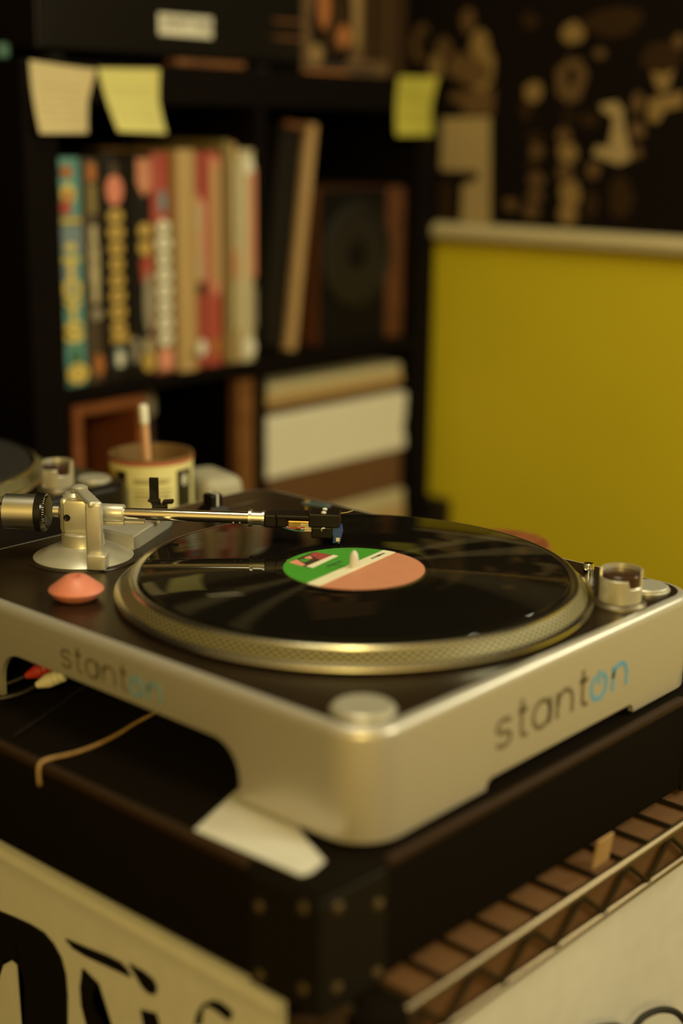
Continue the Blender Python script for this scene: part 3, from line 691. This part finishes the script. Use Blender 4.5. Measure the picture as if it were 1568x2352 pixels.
# ---- tonearm
PV = Vector((-.0790, .2040, .0183)); AD = Vector((.120, -.154, -.0011)).normalized(); AN = Vector((AD.y, -AD.x, 0)).normalized()   # AN points to the camera side? (-y,-x)
UP = Vector((0, 0, 1))
RF = Matrix((AD, AN, UP)).transposed()
def aloc(s, n_=0, z=0): return PV+AD*s+AN*n_+UP*z
def abox(bm, s0, s1, n0, n1, z0, z1, bev=0, mi=0, seg=2):
    t = bmesh.new(); box(t, (s0, n0, z0), (s1, n1, z1), bev, seg)
    for v in t.verts: v.co = PV+RF@v.co
    merge(bm, t, mi)
b = NB(); lathe(b, [(.0375, ZP+.0002), (.0378, ZP+.0012), (.0370, ZP+.0020), (.0225, ZP+.0085), (.0165, ZP+.0105), (.0160, ZP+.0115), (.0160, ZP+.0195), (.0150, ZP+.0205), (0, ZP+.0205)], (PV.x, PV.y, 0), 72); ab = obj('tonearm_base', b, M['silver2'], tt, True)
b = NB(); lathe(b, [(.0440, ZP+.0001), (.0436, ZP+.0009), (.0382, ZP+.0010)], (PV.x, PV.y, 0), 72, capped=False); obj('base_ring', b, M['plate'], ab, True)
# gimbal yoke
b = NB()
abox(b, -.0145, .0085, -.0105, -.0066, -.0135, .0115, .0026); abox(b, -.0145, .0085, .0066, .0105, -.0135, .0115, .0026)
abox(b, -.0145, -.0085, -.0105, .0105, -.0135, .0125, .0026); abox(b, -.012, .008, -.009, .009, -.0148, -.0105, .0015)
lathe(b, [(.0085, -.0150), (.0085, .013), (.0060, .0155), (0, .0155)], PV-AD*.006, 24)
gm = obj('gimbal_yoke', b, M['silver2'], tt, True)
b = NB(); lathe(b, [(.0026, 0), (.0026, .0008), (.0014, .0002), (0, -.0006)], aloc(-.009, .0106, -.002), 16, AN); obj('bearing_screw', b, M['hard'], gm, True)
b = NB(); lathe(b, [(.0058, -.013), (.0058, .013)], PV, 24, AD); obj('arm_core', b, M['steel'], gm, True)
# bridge post
pb = aloc(.0085, .0330, 0)
b = NB(); rotz = Matrix.Rotation(math.atan2(AD.y, AD.x), 3, 'Z')
def rbox(bm, c, sx, sy, z0, z1, bev):
    box(bm, (c.x-sx/2, c.y-sy/2, z0), (c.x+sx/2, c.y+sy/2, z1), bev, 3, rot=rotz, piv=(c.x, c.y, 0))
rbox(b, aloc(.0190, .0330), .0140, .0120, ZP+.0012, ZP+.0125, .0010)
rbox(b, aloc(.0165, .0300), .0115, .0090, ZP+.010, .0335, .0015)
pst = obj('bridge_post', b, M['silver2'], tt, True)
b = NB(); t_ = bmesh.new(); ba = aloc(.0165, .0300); bb = aloc(-.002, -.002); bd = (bb-ba); bl = Vector((bd.x, bd.y, 0)).length
box(t_, (-.0045, -.0050, -.0024), (bl+.004, .0050, .0024), .0020, 3)
qz = Matrix.Rotation(math.atan2(bd.y, bd.x), 3, 'Z') @ Matrix.Rotation(-.06, 3, 'Y')
for v in t_.verts: v.co = Vector((ba.x, ba.y, .0330)) + qz @ v.co
merge(b, t_)
lathe(b, [(.0064, -.002), (.0064, .0012), (.004, .0026), (0, .0028)], aloc(-.002, -.002, .0178), 28); obj('bridge_bar', b, M['silver2'], pst, True)
# counterweight and neck
b = NB(); lathe(b, [(.0048, -.0215), (.0048, -.0085)], PV, 24, AD); lathe(b, [(.0068, -.0165), (.0074, -.0155), (.0074, -.0110)], PV, 28, AD); lathe(b, [(.0045, -.082), (.0045, -.058)], PV-UP*.0007, 24, AD); obj('arm_stub', b, M['steel'], tt, True)
b = NB(); lathe(b, [(.0046, -.0590), (.0126, -.0590), (.0134, -.0582), (.0134, -.0345)], PV-UP*.0012, 56, AD); cw = obj('counterweight', b, M['steel'], tt, True)
b = NB(); lathe(b, [(.0139, -.0344), (.0149, -.0338), (.0150, -.0288), (.0140, -.0276), (.0122, -.0258), (.0050, -.0256)], PV-UP*.0012, 56, AD); dl = obj('tracking_dial', b, M['gloss'], cw, True)
b = NB()
for i in range(48):
    a = 2*PI*i/48; L = .0014 if i % 5 else .0022
    u = AN*cos(a)+UP*sin(a); v = -AN*sin(a)+UP*cos(a); c0 = PV-UP*.0012
    q = [c0+AD*(-.0276+.00025)+u*.0139-v*.00018, c0+AD*(-.0276+.00025)+u*.0139+v*.00018, c0+AD*(-.0258-.0003)+u*(.0139-L)+v*.00018, c0+AD*(-.0258-.0003)+u*(.0139-L)-v*.00018]
    b.faces.new([b.verts.new(p) for p in q])
o = obj('dial_marks', b, M['paper'], cw); o['kind'] = 'stuff'
# arm tube
b = NB(); lathe(b, [(.0060, .010), (.0072, .012), (.0070, .0315), (.0064, .0325)], PV, 32, AD); obj('arm_sleeve', b, M['silver2'], tt, True)
b = NB(); abox(b, .012, .0325, -.004, .005, -.0088, -.0055, .001); abox(b, .0325, .048, -.0005, .0035, -.0072, -.0050, .0006); obj('sleeve_bracket', b, M['silver2'], tt)
b = NB(); lathe(b, [(.0045, .0325), (.0045, .1285)], PV, 32, AD); tb = obj('arm_tube', b, M['chrome'], tt, True)
b = NB(); lathe(b, [(.0045, .1262), (.0066, .1266), (.0066, .1288), (.0050, .1290), (.0050, .1365), (.0058, .1367), (.0058, .1385)], PV, 32, AD); obj('arm_collar', b, M['steel'], tt, True)
for s in (.1150, .1200):
    b = NB(); lathe(b, [(.0009, 0), (.0009, .0006), (0, .0009)], aloc(s, .0030, -.0036), 10, (AN-UP)); obj('tube_screw', b, M['steel'], tb, True)
# headshell
b = NB()
abox(b, .1386, .1480, -.0075, .0075, -.0052, .0046, .0012); abox(b, .1478, .1790, -.0085, -.0060, -.0042, .0052, .0008); abox(b, .1478, .1790, -.0085, .0085, .0018, .0050, .0009)
abox(b, .1720, .1950, -.0090, .0090, -.0035, .0068, .0010); abox(b, .1478, .1560, .0040, .0078, -.0050, .0030, .0012)
hs = obj('headshell', b, M['black'], tt)
b = NB(); tube(b, [aloc(.192, -.009, .003), aloc(.199, -.0115, .0035), aloc(.204, -.013, .005)], .0007, 8); obj('finger_lift', b, M['chrome'], hs, True)
for nn in (-.0050, .0052):
    b = NB(); lathe(b, [(.0019, 0), (.0019, .0009), (.0012, .0014), (0, .0014)], aloc(.183, nn, .0068), 16); obj('headshell_screw', b, M['white'], hs, True)
b = NB(); abox(b, .1560, .1740, -.0050, .0058, -.0068, .0004, .0010); obj('cartridge_plug', b, M['brass'], hs)
for i, m in enumerate((M['white'], M['redplug'], M['bluecart'], M['darkgreen'])):
    b = NB(); n0 = .0062+.0006*i
    tube(b, [aloc(.150, n0-.002, -.001-.001*i), aloc(.1555+.001*i, n0+.0008, -.004-.0006*i), aloc(.161+.001*i, n0+.0006, -.0055-.0008*i+.0015*(i % 2)), aloc(.169, n0-.0005, -.0025-.0016*i)], .00045, 6); obj('signal_wire', b, m, hs, True)
for i in range(4):
    b = NB(); lathe(b, [(.0008, 0), (.0008, .009)], aloc(.166, .0058-.0006*(i % 2), -.0022-.0016*i), 8, AD); obj('terminal_pin', b, M['cream'], hs, True)
b = NB(); abox(b, .1740, .1900, -.0075, .0078, -.0120, -.0036, .0010); lathe(b, [(.0016, 0), (.0018, .001), (.0012, .0022), (0, .0022)], aloc(.1835, .0079, -.0052), 14, AN); ct = obj('cartridge', b, M['black'], tt)
b = NB(); lathe(b, [(.0018, 0), (.0019, .0010), (.0012, .0018), (0, .0019)], aloc(.1832, .0079, -.0050), 14, AN); obj('mounting_screw', b, M['white'], ct, True)
b = NB(); prism(b, [(.1868, -.0040), (.1960, -.0038), (.1968, -.0090), (.1955, -.0150), (.1900, -.0155), (.1905, -.0100)], lambda u, v: PV+AD*u+AN*(-.0062)+UP*v, AN*.0130); obj('stylus_guard', b, M['bluecart'], ct)
b = NB(); abox(b, .1925, .1952, .0069, .0072, -.0140, -.0112); obj('stylus_mark', b, M['cream'], ct)
b = NB(); tube(b, [aloc(.190, 0, -.0142), aloc(.1945, 0, -.0176)], .0004, 6, smooth=False); obj('stylus', b, M['steel'], ct)
# arm rest platform and clip
b = NB(); fp = [(-.0440, .1870), (.0230, .2210), (.0300, .2265), (.0300, .2330), (.0180, .2530), (-.0500, .2460)]
t_ = bmesh.new(); prism(t_, fp, lambda u, v: (u, v, ZP+.0002), (0, 0, .0120)); bmesh.ops.recalc_face_normals(t_, faces=t_.faces[:]); bmesh.ops.bevel(t_, geom=[e for e in t_.edges if all(v.co.z > ZP+.01 for v in e.verts)], offset=.0012, segments=3, affect='EDGES'); merge(b, t_)
ar = obj('arm_rest_platform', b, M['silver2'], tt, True)
RCp = Vector((-.0025, .2040, 0)); zc = -.0044
b = NB(); lathe(b, [(.0030, zc), (.0030, zc+.009), (.0042, zc+.010)], RCp, 16); obj('rest_stem', b, M['steel'], ar, True)
b = NB()
def cbox(s0, s1, n0, n1, z0, z1, bev=.0006, tilt=None):
    t = bmesh.new(); box(t, (s0, n0, z0), (s1, n1, z1), bev)
    if tilt: 
        for v in t.verts: v.co = tilt @ v.co
    for v in t.verts: v.co = Vector((RCp.x, RCp.y, 0))+RF@v.co
    merge(b, t)
cbox(-.0055, .0060, -.0045, .0045, .0045, .0110, .0015)
cbox(-.0078, -.0004, -.0010, .0014, .0135, .0320, .0005)
cbox(-.0062, .0010, -.0012, .0040, .0100, .0150, .0010)
cbox(-.0125, -.0050, -.0025, .0035, .0095, .0120, .0007, Matrix.Rotation(.30, 3, 'Y')@Matrix.Translation((0, 0, .0)).to_3x3())
cbox(.0040, .0125, -.0030, .0035, .0105, .0135, .0008, Matrix.Rotation(-.10, 3, 'Y'))
obj('rest_clip', b, M['gloss'], ar)

# the second deck further back
t2 = copy_tree(tt); t2.location = tt.location+Vector((-.065, .544, 0))
for o_ in [o_ for ch in t2.children for o_ in ch.children if o_.name.startswith('maker_letter')]: bpy.data.objects.remove(o_)
for ch in t2.children:
    if ch.name.split('.')[0] in ('body', 'base_plate'):
        for sl in ch.material_slots: sl.link = 'OBJECT'; sl.material = M['black']
t2['label'] = 'black bodied turntable at the far left behind the tonearm, only partly in view'
for o_ in (tt, t2): o_['group'] = 'pair of turntables'

# ------------------------------------------------------------------ record on the front deck
rec = thing('vinyl_record', 'black vinyl record with green and salmon label on the front platter', 'record', (0, 0, -.0012))
b = NB(); lathe(b, [(.0505, -.0002), (.0520, -.0001), (.060, -.0001), (.1490, 0), (.1502, -.0003), (.1506, -.0008), (.1500, -.00125), (.0038, -.00125), (.0038, -.0002), (.0505, -.0002)], n=180, capped=False); obj('disc', b, M['vinyl'], rec, True)
def clip_half(poly, n_, c, keep):
    out = []
    for i in range(len(poly)):
        a = poly[i]; q = poly[(i+1) % len(poly)]; da = (a[0]*n_[0]+a[1]*n_[1]-c)*keep; dq = (q[0]*n_[0]+q[1]*n_[1]-c)*keep
        if da >= 0: out.append(a)
        if da*dq < 0: t = da/(da-dq); out.append((a[0]+(q[0]-a[0])*t, a[1]+(q[1]-a[1])*t))
    return out
u_ = Vector((.1000, .0155)).normalized(); n_ = (-u_.y, u_.x); c1 = .0063; c2 = -.0040
circ = ell(0, 0, .0500, .0500, 96)
lb_ = thing  # (label parts below)
fz = lambda u, v: (u, v, -.0002)
b = NB(); prism(b, circ, fz, (0, 0, .00035)); lab = obj('label', b, M['salmon'], rec)
b = NB(); prism(b, clip_half(circ, n_, c1, 1), fz, (0, 0, .0006)); obj('green_field', b, M['green'], lab)
band = clip_half(clip_half(circ, n_, c1, -1), n_, c2, 1)
b = NB(); prism(b, band, fz, (0, 0, .00065)); obj('title_band', b, M['cream'], lab)
b = NB()
for k, (poly, mi) in enumerate([([(-.0229, .0417), (-.0020, .0455), (.0095, .0470), (.0135, .0276), (-.0228, .0222)], 4), ([(-.0229, .0417), (-.0135, .0428), (-.019, .0288), (-.0231, .0288)], 0), ([(.0013, .0439), (.0093, .0465), (.0119, .0311), (-.0034, .0287)], 1), ([(-.0070, .0420), (.0, .0425), (-.004, .036), (-.0080, .037)], 0), ([(-.0134, .0409), (-.0062, .0388), (-.0089, .0344), (-.0155, .034)], 3), ([(.0131, .0317), (.0135, .0270), (-.0212, .0199), (-.0218, .026)], 2)]):
    prism(b, poly, lambda u, v, k=k: (u, v, .0004+.00002*k), (0, 0, .00004), mi)
obj('label_emblem', b, [M['lpink'], M['lred'], M['cream'], M['green'], M['brownc']], lab)
b = NB()
for (c, L) in ((.0255, .013), (.0345, .009)):
    p0 = u_*c+Vector(n_)*.0025
    for i in range(4):
        q = p0+u_*(L*i/4); r_ = q+u_*(L/5.5); s_ = Vector(n_)*(-.0022)
        prism(b, [tuple(q), tuple(r_), tuple(r_+s_), tuple(q+s_)], lambda u, v: (u, v, .00046), (0, 0, .00005), 0)
for i in range(3):
    q = Vector((-.012+.006*i, .0165+.0006*i)); prism(b, [tuple(q), tuple(q+Vector((.005, .0008))), tuple(q+Vector((.0052, -.0024))), tuple(q+Vector((.0002, -.0032)))], lambda u, v: (u, v, .00042), (0, 0, .00005), 1)
obj('label_lettering', b, [M['ink'], M['darkgreen']], lab)
# slipmat on the second deck
b = NB(); lathe(b, [(.0045, 0), (.150, 0), (.150, .0014), (.0045, .0014), (.0045, 0)], (-.065, .544, -.0025), 96, capped=False); tag(obj('slipmat', b, M['rubber']), 'black slipmat on the platter of the rear turntable', 'slipmat')
# 45 adapter
b = NB(); lathe(b, [(.0120, ZP+.0003), (.0150, ZP+.0020), (.0186, ZP+.0062), (.0191, ZP+.0072), (.0184, ZP+.0084), (.0084, ZP+.0160), (.0068, ZP+.0168), (.0032, ZP+.0168), (.0030, ZP+.0130), (0, ZP+.0130)], (-.1470, .1255, 0), 56)
tag(obj('record_adapter', b, M['pink'], None, True), 'salmon pink cone shaped record adapter beside the tonearm base', 'adapter')
# paper under the deck
fp = [(-.2300, -.0840), (-.2262, -.1640), (-.2200, -.1660), (-.2060, -.1630), (-.2000, -.1500), (-.1950, -.1385), (-.1860, -.1230), (-.1600, -.1180), (-.1550, -.0600), (-.1770, -.0640)]
b = NB(); prism(b, fp, lambda u, v: (u, v, CT+.0001), (0, 0, .0006)); tag(obj('paper_sheet', b, M['white']), 'white paper sheet poking out under the near corner of the turntable', 'paper')
# audio cables
def plug_cable(label, base, d, m, pts):
    t = thing('audio_cable', label, 'cable', tuple(base), 'audio cables at the back of the turntable')
    d = Vector(d).normalized(); b = NB()
    lathe(b, [(.0042, 0), (.0050, .001), (.0050, .004), (.0043, .0045), (.0050, .005), (.0050, .008), (.0043, .0085), (.0050, .009), (.0050, .013), (.0032, .018), (.0022, .021)], base, 20, d); obj('plug', b, m, t, True)
    b = NB(); tube(b, [Vector(base)+d*.0195]+[Vector(p) for p in pts], .0019, 8); obj('cord', b, M['black'], t, True)
dn = (-.55, .50, -.30)
plug_cable('audio cable with a red plug under the turntable back edge', (-.1600, .1370, -.0645), dn, M['redplug'], [(-.185, .160, -.078), (-.205, .178, CT+.004), (-.219, .20, CT+.0025), (-.222, .26, CT+.0025)])
plug_cable('audio cable with a white plug beside the red plug', (-.1640, .1195, -.0655), dn, M['whiteplug'], [(-.188, .142, -.080), (-.208, .160, CT+.004), (-.222, .182, CT+.0025), (-.227, .25, CT+.0025)])
b = NB(); tube(b, [(-.2385, .050, CT-.012), (-.2378, .0510, CT-.001), (-.232, .0515, CT+.0022), (-.2127, .0477, CT+.0018), (-.1955, .0473, CT+.0018), (-.1747, .0508, CT+.0018), (-.1551, .0565, CT+.0018), (-.120, .066, CT+.0018), (-.06, .10, CT+.0018)], .0012, 8)
tag(obj('thin_cord', b, M['tan'], None, True), 'thin pale cord lying on the case below the turntable', 'cord')
b = NB(); tube(b, [(-.2237, .0974, CT+.0014), (-.1944, .1088, CT+.0014), (-.1609, .124, CT+.0014), (-.10, .15, CT+.0014)], .0013, 8)
tag(obj('thin_cord', b, M['hard'], None, True), 'thin dark cord lying on the case below the audio plugs', 'cord')

# ------------------------------------------------------------------ can with pencil, container, canister
CX, CY, CR, CZ0, CZ1 = .1735, .4195, .0405, DZ, -.0075
cn = thing('tin_can', 'open tin can with cream and black label holding a pencil, behind the tonearm', 'can', (CX, CY, CZ0))
b = NB(); lathe(b, [(0, CZ0), (CR-.001, CZ0), (CR, CZ0+.001), (CR, CZ1-.004), (CR+.0008, CZ1-.002), (CR+.0006, CZ1), (CR-.0012, CZ1), (CR-.0016, CZ1-.004), (CR-.0016, CZ0+.002), (0, CZ0+.002)], (CX, CY, 0), 64); body_ = obj('tin_body', b, M['cansteel'], cn, True)
b = NB(); lathe(b, [(CR+.0010, CZ1-.0055), (CR+.0014, CZ1-.004), (CR+.0010, CZ1-.0025)], (CX, CY, 0), 64, capped=False); obj('rim_band', b, M['canrim'], cn, True)
# wrap-round printed label
base = math.radians(-130.5); b = NB(); n = 120; zr = [CZ0+.003, CZ0+.06, CZ1-.050, CZ1-.034, CZ1-.016, CZ1-.012, CZ1-.006]
def lm(phi, z):
    if z > CZ1-.013: return 0
    if -36 < phi < 35: return 0
    if 35 <= phi < 66: return 1
    if -55 < phi <= -36: return 1
    if -90 < phi <= -55: return 2 if z > CZ1-.042 else 1
    if 63 <= phi < 80: return 0
    return 1
vs = [[b.verts.new((CX+(CR+.0004)*cos(base+2*PI*i/n), CY+(CR+.0004)*sin(base+2*PI*i/n), z)) for i in range(n)] for z in zr]
for k in range(len(zr)-1):
    for i in range(n):
        j = (i+1) % n; phi = (i+.5)*360/n; phi = phi-360 if phi > 180 else phi
        b.faces.new([vs[k][i], vs[k][j], vs[k+1][j], vs[k+1][i]]).material_index = lm(phi, (zr[k]+zr[k+1])/2)
lbl = obj('paper_label', b, [M['canlabel'], M['canblack'], M['cangold']], cn, True)
b = NB()
def on_can(phi, z, e=.0007): a = base+math.radians(phi); return (CX+(CR+e)*cos(a), CY+(CR+e)*sin(a), z)
for z, segs in ((CZ1-.019, ((-24, 2), (8, 26))), (CZ1-.0215, ((-24, 0), (8, 22))), (CZ1-.029, ((-24, 28),)), (CZ1-.0335, ((-24, 2), (6, 26))), (CZ1-.0365, ((-24, 10), (14, 24))), (CZ1-.0415, ((-24, 28),))):
    for p0, p1 in segs:
        N_ = 6
        for i in range(N_):
            a0 = p0+(p1-p0)*i/N_; a1 = p0+(p1-p0)*(i+.9)/N_
            b.faces.new([b.verts.new(on_can(p, q)) for p, q in ((a0, z), (a1, z), (a1, z-.0014), (a0, z-.0014))])
obj('label_text_lines', b, M['olive'], lbl, kind='stuff')
b = NB()
for (p, z, rp, rz, mi) in ((50, CZ1-.022, 5, .006, 0), (-52, CZ1-.058, 9, .010, 0), (-64, CZ1-.026, 8, .010, 1), (-57, CZ1-.044, 6, .006, 2)):
    b.faces.new([b.verts.new(on_can(p+rp*cos(2*PI*i/14), z+rz*sin(2*PI*i/14), .0009)) for i in range(14)]).material_index = mi
obj('label_picture', b, [M['paper'], M['orange'], M['cangold']], lbl)
pn = thing('pencil', 'pinkish pencil with white tip standing in the tin can', 'pencil', (CX+.01, CY, CZ0+.003))
p1 = Vector((.1637, .4180, .0405)); p0 = Vector((.1795, .4215, -.1560)); d = (p1-p0).normalized(); L = (p1-p0).length
b = NB(); lathe(b, [(.0010, 0), (.0042, .012), (.0042, L-.018)], p0, 6, d); obj('shaft', b, M['pencil'], pn)
b = NB(); lathe(b, [(.0044, L-.018), (.0044, L-.002), (.0034, L)], p0, 20, d); obj('tip', b, M['eraser'], pn, True)
b = NB(); box(b, (.2165, .372, DZ), (.262, .440, -.036), .012, 4, rot=Matrix.Rotation(-.25, 3, 'Z')); tag(obj('plastic_container', b, M['dimwhite'], None, True), 'white rounded plastic container right of the tin can', 'container')
b = NB(); lathe(b, [(.040, DZ), (.043, DZ+.003), (.043, -.064), (.045, -.063), (.045, -.054), (.043, -.052), (0, -.052)], (.278, .0735, 0), 48); tag(obj('wooden_canister', b, M['redwood'], None, True), 'round reddish wooden canister just behind the turntable edge', 'canister')

# ------------------------------------------------------------------ white sheets hanging on the rack
def hang(name, label, cat, f, s0, s1, n, ztop, zbot, m, amp, th, ph=0):
    t = thing(name, label, cat, tuple(f((s0+s1)/2, zbot, 0)))
    b = NB(); k = 16; A = []; B = []
    def off(s, v): return amp*v*(sin(s*21+ph)+.5*sin(s*47+1.3+v*2))
    for j in range(k+1):
        v = j/k; z = ztop+(zbot-ztop)*v
        A.append([b.verts.new(f(s0+(s1-s0)*i/n, z, off(s0+(s1-s0)*i/n, v))) for i in range(n+1)])
        B.append([b.verts.new(f(s0+(s1-s0)*i/n, z, off(s0+(s1-s0)*i/n, v)-th)) for i in range(n+1)])
    for j in range(k):
        for i in range(n):
            b.faces.new([A[j][i], A[j][i+1], A[j+1][i+1], A[j+1][i]]); b.faces.new([B[j][i], B[j+1][i], B[j+1][i+1], B[j][i+1]])
    for i in range(n): b.faces.new([A[0][i], B[0][i], B[0][i+1], A[0][i+1]]); b.faces.new([A[k][i], A[k][i+1], B[k][i+1], B[k][i]])
    for j in range(k): b.faces.new([A[j][0], A[j+1][0], B[j+1][0], B[j][0]]); b.faces.new([A[j][n], B[j][n], B[j+1][n], A[j+1][n]])
    obj('cloth', b, m, t, True)
    return t
BX = -.2235
bn = hang('printed_banner', 'white banner with bold black lettering hanging on the left side of the rack', 'banner', lambda s, z, o: (BX-o, s, z), -.150, .45, 60, -.1690, -.80, M['white'], .0003, .0010)
K = (BX+.7357)/(-.245+.7357)
def tb_(pts):   # carries points measured on the plane x=-.245 along their own scale to the banner plane
    return [(-.6476+(y+.6476)*K, .2976+(z-.2976)*K) for y, z in pts]
LET = [
 [(.1016, -.2009), (.0912, -.2014), (.0738, -.199), (.057, -.1973), (.0422, -.1975), (.0328, -.2014), (.0253, -.2082), (.0212, -.2186), (.0204, -.2327), (.0229, -.2733), (.0701, -.2958), (.0657, -.2528), (.0667, -.2382), (.0714, -.2333), (.0781, -.2322), (.0852, -.2346), (.0901, -.2413), (.0955, -.253), (.1083, -.2777), (.135, -.27), (.125, -.21)],
 [(.0033, -.2065), (-.0117, -.2108), (-.0067, -.2207), (-.0078, -.2278), (-.0121, -.2335), (-.0179, -.2385), (-.028, -.2447), (-.0033, -.2564), (.0022, -.2434), (.0056, -.2338), (.0064, -.221)],
 [(.0196, -.1926), (-.0007, -.1902), (-.0218, -.1872), (-.0335, -.1865), (-.0392, -.1883), (-.0434, -.1923), (-.0215, -.1943), (-.0003, -.1963), (.012, -.196)],
 [(-.0423, -.1838), (-.0551, -.1836), (-.0634, -.1852), (-.0667, -.1889), (-.0651, -.1947), (-.0588, -.196), (-.0533, -.1937), (-.0478, -.1888)],
 [(-.0519, -.2106), (-.0654, -.2071), (-.068, -.2134), (-.069, -.2253), (-.0576, -.2307), (-.0559, -.2188)],
 [(-.0995, -.1989), (-.1023, -.1893), (-.1077, -.1813), (-.1142, -.1764), (-.1219, -.1745), (-.1306, -.1764), (-.1300, -.1811), (-.1280, -.1830), (-.118, -.1812), (-.1103, -.1812), (-.1063, -.1865), (-.1048, -.1965)]]
for poly in LET:
    b = NB(); prism(b, tb_(poly), lambda u, v: (BX-.0018, u, v), (.0012, 0, 0)); bmesh.ops.triangulate(b, faces=[f for f in b.faces if len(f.verts) > 4]); obj('letter', b, M['bannerink'], bn)
# hem fold along the banner's top
b = NB(); prism(b, [(BX-.0012, -.1690), (BX-.0050, -.1705), (BX-.0062, -.1760), (BX-.0050, -.1835), (BX-.0012, -.1850)], lambda u, v: (u, -.150, v), (0, .60, 0)); obj('hem', b, M['white'], bn)
hang('white_sheet', 'plain white plastic sheet hanging below the front rail of the rack', 'sheet', lambda s, z, o: (s, RY0+.004-o, z), -.178, .366, 60, -.1975, -.75, M['white'], .012, .0010, 2.2)
b = NB(); tube(b, [(-.10, -.232, -.262), (-.0394, -.232, -.2490), (.0, -.230, -.262), (.020, -.230, -.276), (.0361, -.231, -.272), (.0592, -.232, -.2775), (.0847, -.232, -.294), (.1031, -.232, -.32), (.11, -.232, -.36)], .0024, 10)
tag(obj('power_cable', b, M['rubber'], None, True), 'black cable arching in front of the white sheet below the rack', 'cable')
